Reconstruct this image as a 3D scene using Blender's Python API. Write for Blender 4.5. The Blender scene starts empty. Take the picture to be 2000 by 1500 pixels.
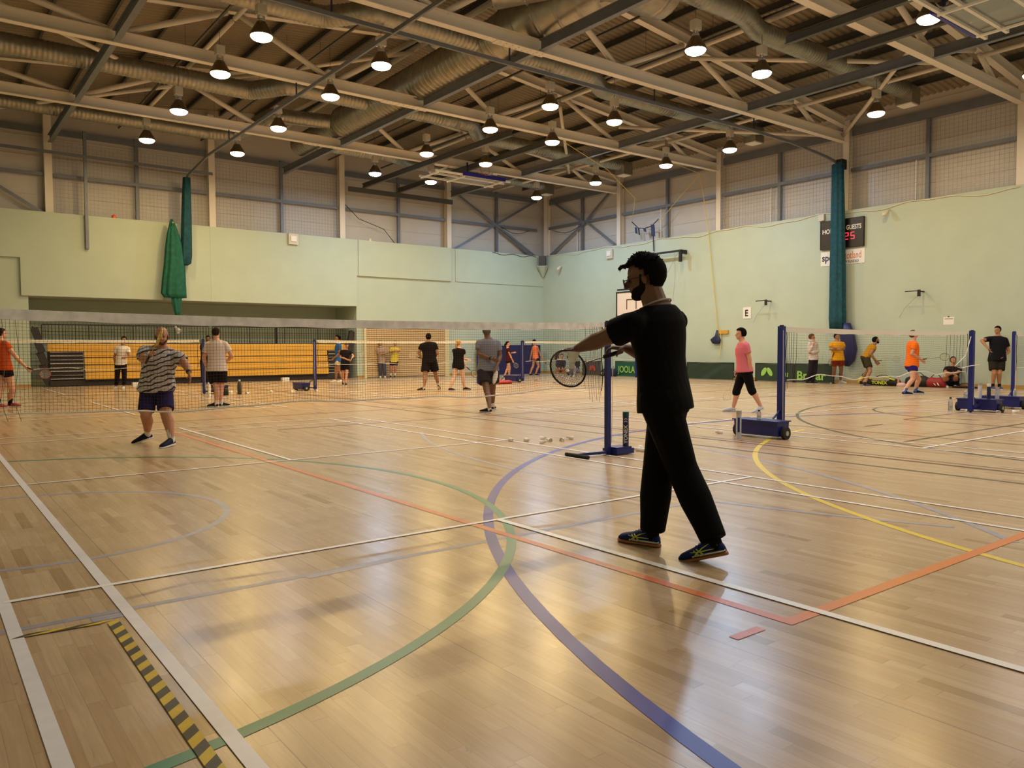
import bpy, bmesh, math, random
from mathutils import Vector as V, Matrix
random.seed(7)
PI = math.pi
scene = bpy.context.scene
C = scene.collection
# ---------------------------------------------------------------- camera
FPX, YAW, PITCH, ROLL, CH = 1528.3, -0.652813, -0.0446666, -0.0041484, 1.25
_F = V((-math.sin(YAW)*math.cos(PITCH), math.cos(YAW)*math.cos(PITCH), math.sin(PITCH)))
_R0 = V((math.cos(YAW), math.sin(YAW), 0)); _U0 = _R0.cross(_F)
_R = _R0*math.cos(ROLL) + _U0*math.sin(ROLL); _U = -_R0*math.sin(ROLL) + _U0*math.cos(ROLL)
CAM = V((0, 0, CH))
cd = bpy.data.cameras.new('camera'); cam = bpy.data.objects.new('camera', cd); C.objects.link(cam)
cd.sensor_width = 36; cd.lens = FPX/2000*36; cd.clip_start = .05; cd.clip_end = 200
cam.matrix_world = Matrix(((_R.x, _U.x, -_F.x, 0), (_R.y, _U.y, -_F.y, 0), (_R.z, _U.z, -_F.z, CH), (0, 0, 0, 1)))
scene.camera = cam
FH = V((_F.x, _F.y, 0)).normalized(); RH = V((_R0.x, _R0.y, 0)); UP = V((0, 0, 1))
def ray(x, y): return _R*((x-1000)/FPX) - _U*((y-750)/FPX) + _F
def onfloor(x, y, z=0.0):
    d = ray(x, y); return CAM + d*((z-CH)/d.z)
def atdepth(x, y, dep): return CAM + ray(x, y)*dep
def atX(x, y, X):
    d = ray(x, y); return CAM + d*(X/d.x)
def atY(x, y, Y):
    d = ray(x, y); return CAM + d*(Y/d.y)
# ---------------------------------------------------------------- world, exposure, lamp light settings
w = bpy.data.worlds.new('world'); scene.world = w; w.use_nodes = True
w.node_tree.nodes['Background'].inputs[0].default_value = (.9, .85, .75, 1)
w.node_tree.nodes['Background'].inputs[1].default_value = 0.01
scene.view_settings.view_transform = 'Standard'; scene.view_settings.look = 'None'
scene.view_settings.gamma = 1; scene.view_settings.use_curve_mapping = False
scene.view_settings.exposure = -0.07
LAMP_W = 62.0
WARM = (1.0, .69, .25); COOL = (.50, .72, 1.0); NEUT = (1.0, .80, .60); PINK = (1.0, .84, .80)
# ---------------------------------------------------------------- materials
def lin(c):
    return tuple((x/12.92 if x <= .04045 else ((x+.055)/1.055)**2.4) for x in c)
def hexc(h): return lin(tuple(int(h[i:i+2], 16)/255 for i in (0, 2, 4)))
def new_mat(name):
    m = bpy.data.materials.new(name); m.use_nodes = True
    return m, m.node_tree, m.node_tree.nodes['Principled BSDF']
def mat(name, h, rough=.6, metal=0, bump=0, bscale=60, var=0, vscale=6, emit=0, coat=0, spec=None):
    m, nt, b = new_mat(name); c = hexc(h)
    b.inputs['Base Color'].default_value = (*c, 1); b.inputs['Roughness'].default_value = rough
    b.inputs['Metallic'].default_value = metal
    if spec is not None: b.inputs['Specular IOR Level'].default_value = spec
    if coat: b.inputs['Coat Weight'].default_value = coat
    tc = nt.nodes.new('ShaderNodeTexCoord')
    if var:
        n = nt.nodes.new('ShaderNodeTexNoise'); n.inputs['Scale'].default_value = vscale; n.inputs['Detail'].default_value = 5
        nt.links.new(tc.outputs['Object'], n.inputs['Vector'])
        r = nt.nodes.new('ShaderNodeValToRGB'); r.color_ramp.elements[0].position = .3; r.color_ramp.elements[1].position = .7
        r.color_ramp.elements[0].color = (*[x*(1-var) for x in c], 1); r.color_ramp.elements[1].color = (*[min(1, x*(1+var)) for x in c], 1)
        nt.links.new(n.outputs['Fac'], r.inputs['Fac']); nt.links.new(r.outputs['Color'], b.inputs['Base Color'])
    if bump:
        n = nt.nodes.new('ShaderNodeTexNoise'); n.inputs['Scale'].default_value = bscale; n.inputs['Detail'].default_value = 4
        nt.links.new(tc.outputs['Object'], n.inputs['Vector'])
        bp = nt.nodes.new('ShaderNodeBump'); bp.inputs['Strength'].default_value = bump; bp.inputs['Distance'].default_value = .01
        nt.links.new(n.outputs['Fac'], bp.inputs['Height']); nt.links.new(bp.outputs['Normal'], b.inputs['Normal'])
    if emit:
        b.inputs['Emission Color'].default_value = (*c, 1); b.inputs['Emission Strength'].default_value = emit
    return m
M = {}
def floor_material():
    m, nt, b = new_mat('wood_strip_floor'); N = nt.nodes; L = nt.links
    tc = N.new('ShaderNodeTexCoord'); sp = N.new('ShaderNodeSeparateXYZ'); L.new(tc.outputs['Object'], sp.inputs[0])
    def mth(op, a, b_=None, c=None):
        n = N.new('ShaderNodeMath'); n.operation = op
        for i, v in enumerate((a, b_, c)):
            if v is None: continue
            if isinstance(v, (int, float)): n.inputs[i].default_value = v
            else: L.new(v, n.inputs[i])
        return n.outputs[0]
    px = mth('DIVIDE', sp.outputs[0], .064); ix = mth('FLOOR', px); fx = mth('FRACT', px)
    wn = N.new('ShaderNodeTexWhiteNoise'); wn.noise_dimensions = '1D'; L.new(ix, wn.inputs['W'])
    ln = mth('MULTIPLY_ADD', wn.outputs['Value'], .45, .42)
    py = mth('DIVIDE', mth('ADD', sp.outputs[1], mth('MULTIPLY', wn.outputs['Value'], 37.0)), ln)
    iy = mth('FLOOR', py); fy = mth('FRACT', py)
    cb = N.new('ShaderNodeCombineXYZ'); L.new(ix, cb.inputs[0]); L.new(iy, cb.inputs[1])
    w2 = N.new('ShaderNodeTexWhiteNoise'); w2.noise_dimensions = '2D'; L.new(cb.outputs[0], w2.inputs['Vector'])
    ramp = N.new('ShaderNodeValToRGB'); L.new(w2.outputs['Value'], ramp.inputs['Fac']); e = ramp.color_ramp.elements
    e[0].position = 0; e[0].color = (*hexc('A5875F'), 1); e[1].position = 1; e[1].color = (*hexc('C9AF8E'), 1)
    for p, h in ((.05, 'AA8D6A'), (.1, 'B99B78'), (.5, 'BEA180'), (.85, 'C3A786')):
        x = e.new(p); x.color = (*hexc(h), 1)
    # grain stretched along the boards
    mp = N.new('ShaderNodeMapping'); mp.inputs['Scale'].default_value = (60, 3.5, 1); L.new(tc.outputs['Object'], mp.inputs['Vector'])
    va = N.new('ShaderNodeVectorMath'); va.operation = 'ADD'; L.new(mp.outputs[0], va.inputs[0]); L.new(w2.outputs['Color'], va.inputs[1])
    gr = N.new('ShaderNodeTexNoise'); gr.inputs['Scale'].default_value = 1.0; gr.inputs['Detail'].default_value = 6; gr.inputs['Distortion'].default_value = .6
    L.new(va.outputs[0], gr.inputs['Vector'])
    g = N.new('ShaderNodeMapRange'); g.inputs[1].default_value = .3; g.inputs[2].default_value = .75; g.inputs[3].default_value = 1.06; g.inputs[4].default_value = .86
    L.new(gr.outputs['Fac'], g.inputs[0])
    # dark knots and scuffs
    mp2 = N.new('ShaderNodeMapping'); mp2.inputs['Scale'].default_value = (22, 7, 1); L.new(tc.outputs['Object'], mp2.inputs['Vector'])
    kn = N.new('ShaderNodeTexNoise'); kn.inputs['Scale'].default_value = 1.3; kn.inputs['Detail'].default_value = 7; kn.inputs['Roughness'].default_value = .72; kn.inputs['Distortion'].default_value = 1.2
    L.new(mp2.outputs[0], kn.inputs['Vector'])
    k = N.new('ShaderNodeMapRange'); k.inputs[1].default_value = .635; k.inputs[2].default_value = .70; k.inputs[3].default_value = 1; k.inputs[4].default_value = .40
    L.new(kn.outputs['Fac'], k.inputs[0])
    sx = mth('MULTIPLY', mth('LESS_THAN', fx, .04), .2); sy = mth('MULTIPLY', mth('LESS_THAN', fy, .008), .2)
    # a wider expansion gap every eighth board
    gap = mth('MULTIPLY', mth('LESS_THAN', mth('FRACT', mth('DIVIDE', px, 14)), .005), .45)
    seam = mth('SUBTRACT', 1.0, mth('ADD', mth('MAXIMUM', sx, sy), gap))
    tot = mth('MULTIPLY', mth('MULTIPLY', g.outputs[0], k.outputs[0]), seam)
    mx = N.new('ShaderNodeVectorMath'); mx.operation = 'SCALE'; L.new(ramp.outputs['Color'], mx.inputs[0]); L.new(tot, mx.inputs['Scale'])
    L.new(mx.outputs[0], b.inputs['Base Color'])
    rr = N.new('ShaderNodeMapRange'); rr.inputs[3].default_value = .19; rr.inputs[4].default_value = .32; L.new(kn.outputs['Fac'], rr.inputs[0])
    L.new(rr.outputs[0], b.inputs['Roughness'])
    bp = N.new('ShaderNodeBump'); bp.inputs['Strength'].default_value = .05; bp.inputs['Distance'].default_value = .004
    L.new(gr.outputs['Fac'], bp.inputs['Height']); L.new(bp.outputs[0], b.inputs['Normal'])
    return m
M['floor'] = floor_material()
M['plaster'] = mat('mint_painted_blockwork', 'B3BEAC', .75, bump=.25, bscale=9, var=.03, vscale=1.2)
M['plaster_line'] = mat('plaster_joint', '9CB49A', .8)
M['clad'] = mat('white_liner_panel', 'BDB6AE', .45, bump=.1, bscale=3, var=.03, vscale=2)
M['deck'] = mat('roof_liner', '887C68', .6, var=.06, vscale=1)
M['steel'] = mat('cream_painted_steel', 'DDD3C4', .5)
M['galv'] = mat('galvanised_steel', '74777E', .5, metal=.35, var=.08, vscale=4)
M['purlin'] = mat('purlin_galvanised', '56544F', .55, metal=.4)
M['duct'] = mat('spiral_duct_metal', '9A978C', .38, metal=.75, var=.15, vscale=5)
M['navy'] = mat('navy_painted_steel', '0F1C6C', .4)
M['navy_dark'] = mat('dark_navy', '151C42', .5)
M['black'] = mat('black', '141312', .6)
M['rubber'] = mat('black_rubber', '1E1D1C', .8)
M['white'] = mat('white', 'E4E0D8', .5)
M['cream'] = mat('cream', 'D8CFB4', .55)
M['skirt'] = mat('skirting_wood', 'B08A4E', .5)
M['teal'] = mat('teal_curtain_fabric', '0A5744', .8, var=.25, vscale=7)
M['teal_dark'] = mat('dark_teal_netting', '0B4450', .85, var=.3, vscale=9)
M['wood_seat'] = mat('bleacher_wood', 'DDA63C', .45, var=.08, vscale=2)
M['silver'] = mat('silver_trim', 'B9B4AC', .35, metal=.7)
M['dark_panel'] = mat('dark_panel', '2A201E', .6)
M['green_bar'] = mat('barrier_dark_green', '1E3326', .55)
M['green_bright'] = mat('barrier_green', '16503A', .55)
M['lime'] = mat('lime_print', '8FBF5A', .6)
M['grey_cloth'] = mat('barrier_grey', '3E3D3A', .7)
M['red_print'] = mat('red_print', 'B43A34', .6)
M['cork'] = mat('shuttle_cork', 'E9E4D6', .7)
M['feather'] = mat('shuttle_feather', 'EDE9DC', .8)
M['cord'] = mat('net_cord_brown', '4A3A2C', .9)
M['cordl'] = mat('net_cord_pale', '8A7C6A', .9); M['cord_d'] = mat('net_cord_dark', '2B2722', .9)
M['tape'] = mat('net_tape_white', 'E3DDD2', .75)
M['tape_g'] = mat('net_tape_greyed', 'F0EBEA', .8, var=.15, vscale=12)
M['ropey'] = mat('yellow_rope', 'D8C062', .8)
M['lampmetal'] = mat('lamp_reflector_metal', '7A6A50', .35, metal=.7)
M['lampbox'] = mat('lamp_gear_box', 'C6BFB2', .5)
M['matblue'] = mat('mat_vinyl_navy', '1B1C52', .45)
M['plastic'] = mat('clear_plastic', 'D5D8DA', .15); M['plastic'].node_tree.nodes['Principled BSDF'].inputs['Transmission Weight'].default_value = .8
M['boardface'] = mat('backboard_face', 'EBD3BE', .4)
M['red_led'] = mat('red_led', 'FF2A3A', .5, emit=4)
M['dim_led'] = mat('dim_led', '4A1018', .5)
M['orange_print'] = mat('orange_print', 'C9603A', .6)
M['paper'] = mat('paper', 'E6E2DA', .7)
M['glass'] = mat('lens_glass', 'FFFFFF', .05); M['glass'].node_tree.nodes['Principled BSDF'].inputs['Transmission Weight'].default_value = .92
M['sail'] = mat('scoreboard_black', '160B0B', .4)
def lens(name, col, s):
    m, nt, b = new_mat(name); b.inputs['Base Color'].default_value = (.9, .9, .9, 1)
    b.inputs['Emission Color'].default_value = (*col, 1); b.inputs['Emission Strength'].default_value = s; return m
M['lens_warm'] = lens('lamp_lens_warm', (1.0, .74, .42), 26); M['lens_cool'] = lens('lamp_lens_cool', (.66, .80, 1.0), 30)
M['lens_neut'] = lens('lamp_lens_neutral', (1.0, .82, .66), 26)
def line_mat(name, h, wear=.25):
    m = mat(name, h, .4); nt = m.node_tree; b = nt.nodes['Principled BSDF']
    b.inputs['Roughness'].default_value = .35
    if wear:
        n = nt.nodes.new('ShaderNodeTexNoise'); n.inputs['Scale'].default_value = 14; n.inputs['Detail'].default_value = 5
        tc = nt.nodes.new('ShaderNodeTexCoord'); nt.links.new(tc.outputs['Object'], n.inputs['Vector'])
        r = nt.nodes.new('ShaderNodeMapRange'); r.inputs[1].default_value = .35; r.inputs[2].default_value = .7; r.inputs[3].default_value = 1-wear; r.inputs[4].default_value = 1
        nt.links.new(n.outputs['Fac'], r.inputs[0])
        s = nt.nodes.new('ShaderNodeVectorMath'); s.operation = 'SCALE'; s.inputs[0].default_value = hexc(h); nt.links.new(r.outputs[0], s.inputs['Scale'])
        nt.links.new(s.outputs[0], b.inputs['Base Color'])
    return m
# ---------------------------------------------------------------- mesh builder
class B:
    def __init__(s): s.v = []; s.f = []; s.mi = []; s.k = 0
    def add(s, vs, fs):
        o = len(s.v); s.v += [tuple(x) for x in vs]; s.f += [tuple(i+o for i in f) for f in fs]; s.mi += [s.k]*len(fs)
    def box(s, x0, x1, y0, y1, z0, z1):
        s.add([(x0, y0, z0), (x1, y0, z0), (x1, y1, z0), (x0, y1, z0), (x0, y0, z1), (x1, y0, z1), (x1, y1, z1), (x0, y1, z1)],
              [(0, 3, 2, 1), (4, 5, 6, 7), (0, 1, 5, 4), (1, 2, 6, 5), (2, 3, 7, 6), (3, 0, 4, 7)])
    def obox(s, c, ax, ay, az):
        c = V(c); ax = V(ax); ay = V(ay); az = V(az)
        p = [c+ax*i+ay*j+az*k for k in (-1, 1) for i, j in ((-1, -1), (1, -1), (1, 1), (-1, 1))]
        s.add(p, [(0, 3, 2, 1), (4, 5, 6, 7), (0, 1, 5, 4), (1, 2, 6, 5), (2, 3, 7, 6), (3, 0, 4, 7)])
    def bar(s, p0, p1, w, h, up=UP):          # rectangular bar between two points
        p0 = V(p0); p1 = V(p1); d = (p1-p0); l = d.length; d.normalize()
        sd = d.cross(V(up))
        if sd.length < 1e-4: sd = d.cross(V((1, 0, 0)))
        sd.normalize(); u = sd.cross(d)
        s.obox((p0+p1)/2, d*(l/2), sd*(w/2), u*(h/2))
    def loft(s, rings, n=12, caps=True):      # rings: (centre, axis a, axis b)
        vs = []; fs = []
        for c, a, b in rings:
            c = V(c); a = V(a); b = V(b)
            for i in range(n):
                t = 2*PI*i/n; vs.append(c + a*math.cos(t) + b*math.sin(t))
        for r in range(len(rings)-1):
            for i in range(n):
                j = (i+1) % n; fs.append((r*n+i, r*n+j, (r+1)*n+j, (r+1)*n+i))
        if caps:
            fs.append(tuple(range(n-1, -1, -1))); fs.append(tuple(range((len(rings)-1)*n, len(rings)*n)))
        s.add(vs, fs)
    def frame(s, d):
        d = V(d).normalized(); a = d.cross(UP)
        if a.length < 1e-3: a = V((1, 0, 0))
        a.normalize(); return a, d.cross(a)
    def tube(s, pts, r, n=8, caps=True):
        pts = [V(p) for p in pts]; rs = r if isinstance(r, (list, tuple)) else [r]*len(pts); rings = []
        pa = None
        for i, p in enumerate(pts):
            d = (pts[min(i+1, len(pts)-1)]-pts[max(i-1, 0)]).normalized()
            if pa is None: a, b = s.frame(d)
            else:
                a = pa - d*pa.dot(d)
                if a.length < 1e-4: a, _ = s.frame(d)
                a.normalize(); b = d.cross(a)
            pa = a; rings.append((p, a*rs[i], b*rs[i]))
        s.loft(rings, n, caps)
    def cap(s, p0, p1, r0, r1, n=12):         # tapered capsule
        p0 = V(p0); p1 = V(p1); d = p1-p0
        if d.length < 1e-5: d = V((0, 0, 1e-4)); p1 = p0+d
        d.normalize(); a, b = s.frame(d); R = []
        for t in (-.98, -.8, -.45): q = math.sqrt(1-t*t); R.append((p0+d*t*r0, a*r0*q, b*r0*q))
        R.append((p0, a*r0, b*r0)); R.append((p1, a*r1, b*r1))
        for t in (.45, .8, .98): q = math.sqrt(1-t*t); R.append((p1+d*t*r1, a*r1*q, b*r1*q))
        s.loft(R, n)
    def ell(s, c, a, b, u, n=14, m=8):
        c = V(c); a = V(a); b = V(b); u = V(u); R = []
        for i in range(m+1):
            t = -PI/2+.08+(PI-.16)*i/m; R.append((c+u*math.sin(t), a*math.cos(t), b*math.cos(t)))
        s.loft(R, n)
    def poly(s, pts2, f, t):                  # prism: outline mapped by f(x,y) -> point, thickness vector t
        n = len(pts2); t = V(t); p = [V(f(*q)) for q in pts2]
        s.add(p+[q+t for q in p], [tuple(range(n-1, -1, -1)), tuple(range(n, 2*n))]+[(i, (i+1) % n, n+(i+1) % n, n+i) for i in range(n)])
    def torus(s, c, a, b, R1, R2, r, n=32, m=6):
        c = V(c); a = V(a); b = V(b); nn = a.cross(b).normalized(); vs = []; fs = []
        for i in range(n):
            t = 2*PI*i/n; o = a*R1*math.cos(t)+b*R2*math.sin(t); d = o.normalized()
            for j in range(m):
                q = 2*PI*j/m; vs.append(c+o+d*r*math.cos(q)+nn*r*math.sin(q))
        for i in range(n):
            for j in range(m): fs.append((i*m+j, ((i+1) % n)*m+j, ((i+1) % n)*m+(j+1) % m, i*m+(j+1) % m))
        s.add(vs, fs)
    def obj(s, name, m, parent=None, smooth=False, loc=None):
        me = bpy.data.meshes.new(name)
        vs = s.v
        o = bpy.data.objects.new(name, me)
        if loc is not None:
            L = V(loc); vs = [V(v)-L for v in vs]; o.location = L
        me.from_pydata([tuple(v) for v in vs], [], s.f)
        for x in (m if isinstance(m, (list, tuple)) else [m]): me.materials.append(x)
        if s.k or any(s.mi): me.polygons.foreach_set('material_index', s.mi)
        bm = bmesh.new(); bm.from_mesh(me); bmesh.ops.recalc_face_normals(bm, faces=bm.faces); bm.to_mesh(me); bm.free()
        if smooth: me.polygons.foreach_set('use_smooth', [True]*len(me.polygons))
        me.update(); C.objects.link(o)
        if parent is not None:
            if parent.type == 'EMPTY' or True:
                o.parent = parent
                o.matrix_parent_inverse = Matrix.Identity(4)
                base = wloc(parent)
                o.location = (V(loc) if loc is not None else V((0, 0, 0))) - base
        return o
WL = {}
def wloc(o):
    p = V(o.location)
    if o.parent is not None: p = p + wloc(o.parent)
    return p
def thing(name, label, cat, loc=(0, 0, 0), group=None):
    o = bpy.data.objects.new(name, None); C.objects.link(o); o.location = loc; o.empty_display_size = .1
    return tag(o, label, cat, group)
def tag(o, label, cat, group=None, kind=None):
    o['label'] = label; o['category'] = cat
    if group: o['group'] = group
    if kind: o['kind'] = kind
    return o
def struct(o): o['kind'] = 'structure'; return o
def copy_tree(o, parent=None):
    c = o.copy(); C.objects.link(c)
    if parent is not None: c.parent = parent; c.matrix_parent_inverse = Matrix.Identity(4)
    for ch in list(o.children): copy_tree(ch, c)
    return c
def bake(B_, mats, name, parent, voxel=None, smooth=2, solid=0, disp=None):
    """turn overlapping closed shapes into one continuous skin (voxel union), then smooth it"""
    o = B_.obj(name, mats, None)
    if solid:
        md = o.modifiers.new('s', 'SOLIDIFY'); md.thickness = solid; md.offset = 1
    if voxel:
        md = o.modifiers.new('r', 'REMESH'); md.mode = 'VOXEL'; md.voxel_size = voxel; md.use_smooth_shade = True
    if smooth:
        md = o.modifiers.new('m', 'SMOOTH'); md.iterations = smooth; md.factor = .5
    dg = bpy.context.evaluated_depsgraph_get()
    me = bpy.data.meshes.new_from_object(o.evaluated_get(dg)); old = o.data
    o.modifiers.clear(); o.data = me; bpy.data.meshes.remove(old)
    if not me.materials:
        for x in (mats if isinstance(mats, (list, tuple)) else [mats]): me.materials.append(x)
    me.polygons.foreach_set('use_smooth', [True]*len(me.polygons))
    if parent is not None:
        o.parent = parent; o.location = -wloc(parent)
    return o
def text(s, size, m, parent, origin, xdir, ydir, align='LEFT', name='lettering', ext=.0015, bold=0, sx=1.0):
    cu = bpy.data.curves.new('t', 'FONT'); cu.body = s; cu.size = size; cu.align_x = align; cu.extrude = ext; cu.offset = bold; cu.resolution_u = 3
    t = bpy.data.objects.new('t', cu); C.objects.link(t)
    dg = bpy.context.evaluated_depsgraph_get(); dg.update()
    me = bpy.data.meshes.new_from_object(t.evaluated_get(dg)); bpy.data.objects.remove(t); bpy.data.curves.remove(cu)
    X = V(xdir).normalized(); Y = V(ydir).normalized(); Z = X.cross(Y); O = V(origin)
    base = wloc(parent) if parent is not None else V((0, 0, 0))
    me.transform(Matrix(((X.x*sx, Y.x, Z.x, O.x-base.x), (X.y*sx, Y.y, Z.y, O.y-base.y), (X.z*sx, Y.z, Z.z, O.z-base.z), (0, 0, 0, 1))))
    me.materials.clear(); me.materials.append(m)
    o = bpy.data.objects.new(name, me); C.objects.link(o)
    if parent is not None: o.parent = parent
    return o
# ================================================================ room shell
XL, XR, YB, YF, ZP = -1.6, 25.9, -1.6, 31.2, 6.0
RX = 12.15
def roofz(x): return 10.87-.105*abs(x-RX)
b = B(); b.box(XL-.2, XR+.5, YB-.2, YF+2.4, -.2, 0); floor = struct(b.obj('floor', M['floor']))
# right wall (blockwork to 6 m, liner panels above)
b = B(); b.box(XR, XR+.15, YB-.2, YF, 0, ZP); struct(b.obj('wall_right', M['plaster']))
b = B(); b.box(XR+.45, XR+.5, YB-.2, YF+.5, ZP-.3, 9.5)
for k in range(31):                      # horizontal liner ribs
    z = 6.02+k*.11
    if k % 6 == 5: b.box(XR+.43, XR+.45, YB, YF+.4, z, z+.02)
wcr = b.obj('cladding_right', M['clad']); wcr.name = 'wall_right_upper'; struct(wcr)
# left (gable) wall with the bleacher recess
b = B()
b.box(XL-.15, 3.17, YF, YF+.15, 0, 3.13); b.box(XL-.15, 2.96, YF, YF+.15, 3.13, 4.41)
b.box(2.96, 15.36, YF-.1, YF+.15, 3.13, ZP); b.box(XL-.15, 2.96, YF-.1, YF+.15, 4.41, ZP)
b.box(15.36, XR, YF, YF+.15, 0, 4.45); b.box(15.36, 15.45, YF-.05, YF+.15, 4.45, ZP)
b.box(15.45, 20.24, YF-.09, YF+.15, 4.45, ZP); b.box(20.24, 20.5, YF, YF+.15, 4.45, ZP); b.box(20.5, XR, YF-.04, YF+.15, 4.45, ZP)
b.box(3.02, 3.17, YF+.15, YF+2.2, 0, 3.2); b.box(15.36, 15.5, YF+.15, YF+2.2, 0, 3.2)
b.box(3.02, 15.5, YF+2.1, YF+2.2, 0, 3.2); b.box(3.02, 15.5, YF+.15, YF+2.2, 3.13, 3.25)
struct(b.obj('wall_left', M['plaster']))
b = B()
n = 24; xs = [XL-.3+(XR+.8-XL)*i/n for i in range(n+1)]
vs = []
for x in xs: vs += [(x, YF+.5, ZP-.3), (x, YF+.5, roofz(x))]
b.add(vs+[(x, y+.06, z) for x, y, z in vs], [(2*i, 2*i+2, 2*i+3, 2*i+1) for i in range(n)]+[(2*n+2+2*i, 2*n+2+2*i+1, 2*n+2+2*i+3, 2*n+2+2*i+2) for i in range(n)])
for k in range(7): b.box(XL, XR+.4, YF+.48, YF+.5, 6.65+k*.66, 6.67+k*.66) if 6.65+k*.66 < 9.2 else None
struct(b.obj('wall_left_upper', M['clad']))
b = B(); b.box(XL-.2, XL, YB-.2, YF+.2, 0, 9.6); struct(b.obj('wall_back', M['plaster']))
b = B(); b.box(XL-.2, XR+.5, YB-.2, YB, 0, 10.9); struct(b.obj('wall_front', M['plaster']))
# parapet ledge filling the gap between blockwork and liner
b = B(); b.box(XR+.15, XR+.45, YB, YF+.4, ZP-.3, ZP-.24); b.box(XL, XR+.4, YF+.15, YF+.5, ZP-.3, ZP-.24); struct(b.obj('trim_1', M['galv']))
# roof deck: trapezoidal profile, ribs run up the slope
b = B(); prof = []; y = YB-.2
while y < YF+.8:
    prof += [(y, 0), (y+.07, 0), (y+.10, .04), (y+.17, .04)]; y += .2
for x0, x1 in ((XL-.2, RX), (RX, XR+.55)):
    o = len(b.v); vs = []
    for yy, dz in prof: vs += [(x0, yy, roofz(x0)+dz), (x1, yy, roofz(x1)+dz)]
    b.add(vs, [(2*i, 2*i+1, 2*i+3, 2*i+2) for i in range(len(prof)-1)])
struct(b.obj('ceiling', M['deck']))
# skirting
b = B(); b.box(XR-.025, XR, YB, YF, 0, .12); struct(b.obj('baseboard_right', M['skirt']))
b = B(); b.box(XL, 3.17, YF-.025, YF, 0, .12); b.box(15.36, 15.68, YF-.025, YF, 0, .12); b.box(20.1, XR-.03, YF-.025, YF, 0, .12); struct(b.obj('baseboard_left', M['skirt']))
# ---- columns
COLY = [3.9, 9.4, 14.85, 20.3, 25.95]
def ibeam(b, p0, p1, w, d, up=UP, t=.02):
    p0 = V(p0); p1 = V(p1); dr = (p1-p0).normalized(); sd = dr.cross(V(up)).normalized(); u = sd.cross(dr)
    l = (p1-p0).length/2; c = (p0+p1)/2
    b.obox(c+u*(d/2-t/2), dr*l, sd*(w/2), u*(t/2)); b.obox(c-u*(d/2-t/2), dr*l, sd*(w/2), u*(t/2)); b.obox(c, dr*l, sd*(t/3), u*(d/2-t))
for i, y in enumerate(COLY+[YF+.02]):
    b = B(); X = XR+.17
    ibeam(b, (X+.13, y, ZP-.1), (X+.13, y, 9.15), .22, .26, up=(1, 0, 0))
    o = b.obj('column', M['steel'], loc=(X+.13, y, ZP-.1))
    tag(o, ['cream steel column on right wall at the far right edge, partly outside the view', 'cream steel column on right wall nearest the right edge of the view', 'cream steel column above the scoreboard and green curtain', 'cream steel column above the hanging yellow rope', 'cream steel column above the first emergency light, second from the corner', 'cream steel column in the corner where both walls meet'][i], 'column', 'columns above the right wall')
for i, x in enumerate([3.9, 9.4, 14.85, 20.3]):
    b = B(); Y = YF+.17
    ibeam(b, (x, Y+.13, ZP-.1), (x, Y+.13, roofz(x)-.25), .24, .26, up=(0, 1, 0))
    o = b.obj('column', M['steel'], loc=(x, Y+.13, ZP-.1))
    tag(o, ['cream steel column on left wall nearest the left edge', 'cream steel column on left wall right of the tied green curtain', 'cream steel column holding the left end of the dark wall beam', 'cream steel column holding the right end of the dark wall beam'][i], 'column', 'columns above the left wall')
# ---- wall rails and intermediate posts (galvanised)
def rail(name, segs, label, cat='rail', w=.09, h=.12, m='galv', group=None):
    b = B()
    for p0, p1 in segs: b.bar(p0, p1, w, h)
    return tag(b.obj(name, M[m]), label, cat, group)
ys = [YB]+COLY+[YF]
for i in range(len(ys)-1):
    if ys[i+1] < 9: continue
    lab = {2: 'beyond the right edge column', 1: 'at the far right', 3: 'right of the scoreboard column', 4: 'left of the scoreboard column', 5: 'beside the yellow rope', 6: ''}
    nm = ['', 'at far right edge of view', 'right of the scoreboard column', 'left of the scoreboard column', 'above the hanging cloth bunting', 'nearest the corner'][i]
    a, c = ys[i]+.14, ys[i+1]-.14
    rail('wall_rail', [((XR+.3, a, 7.43), (XR+.3, c, 7.43))], 'grey horizontal rail on right liner wall, bay '+nm, group='right wall rails')
    rail('eaves_rail', [((XR+.32, a, 8.75), (XR+.32, c, 8.75))], 'grey eaves rail high on right liner wall, bay '+nm, w=.06, h=.28, group='right wall eaves rails')
    mid = (ys[i]+ys[i+1])/2
    rail('wall_post', [((XR+.32, mid, ZP-.1), (XR+.32, mid, 8.6))], 'grey upright post in the right liner wall, bay '+nm, 'post', .12, .1, group='right wall posts')
    b = B(); b.bar((XR+.34, mid+.38, ZP), (XR+.34, mid+.38, 7.37), .03, .03)
    tag(b.obj('liner_post', M['white']), 'thin white upright beside grey post, right wall bay '+nm, 'post', 'thin right wall uprights')
xs = [XL, 3.9, 9.4, 14.85, 20.3, XR]
nmL = ['left of the first column', 'above the bleachers, left part', 'above the bleachers, right part', 'over the roller shutter', 'nearest the corner']
for i in range(5):
    a, c = xs[i]+.15, xs[i+1]-.15
    rail('wall_rail', [((a, YF+.32, 7.35), (c, YF+.32, 7.35))], 'grey horizontal rail on left liner wall, '+nmL[i], group='left wall rails')
    rail('upper_rail', [((a, YF+.34, 8.85), (c, YF+.34, 8.85))], 'grey upper rail on left liner wall, '+nmL[i], w=.06, h=.2, group='left wall upper rails')
    mid = (xs[i]+xs[i+1])/2
    if i >= 1:
        rail('wall_post', [((mid+.1, YF+.34, ZP-.1), (mid+.1, YF+.34, 9.0))], 'grey upright post in the left liner wall, '+nmL[i], 'post', .1, .12, group='left wall posts')
rail('drop_post', [((4.98, YF-.16, 4.82), (4.98, YF-.16, 8.9))], 'long grey steel post hanging down over green wall left of tied curtain', 'post', .13, .1)
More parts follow.
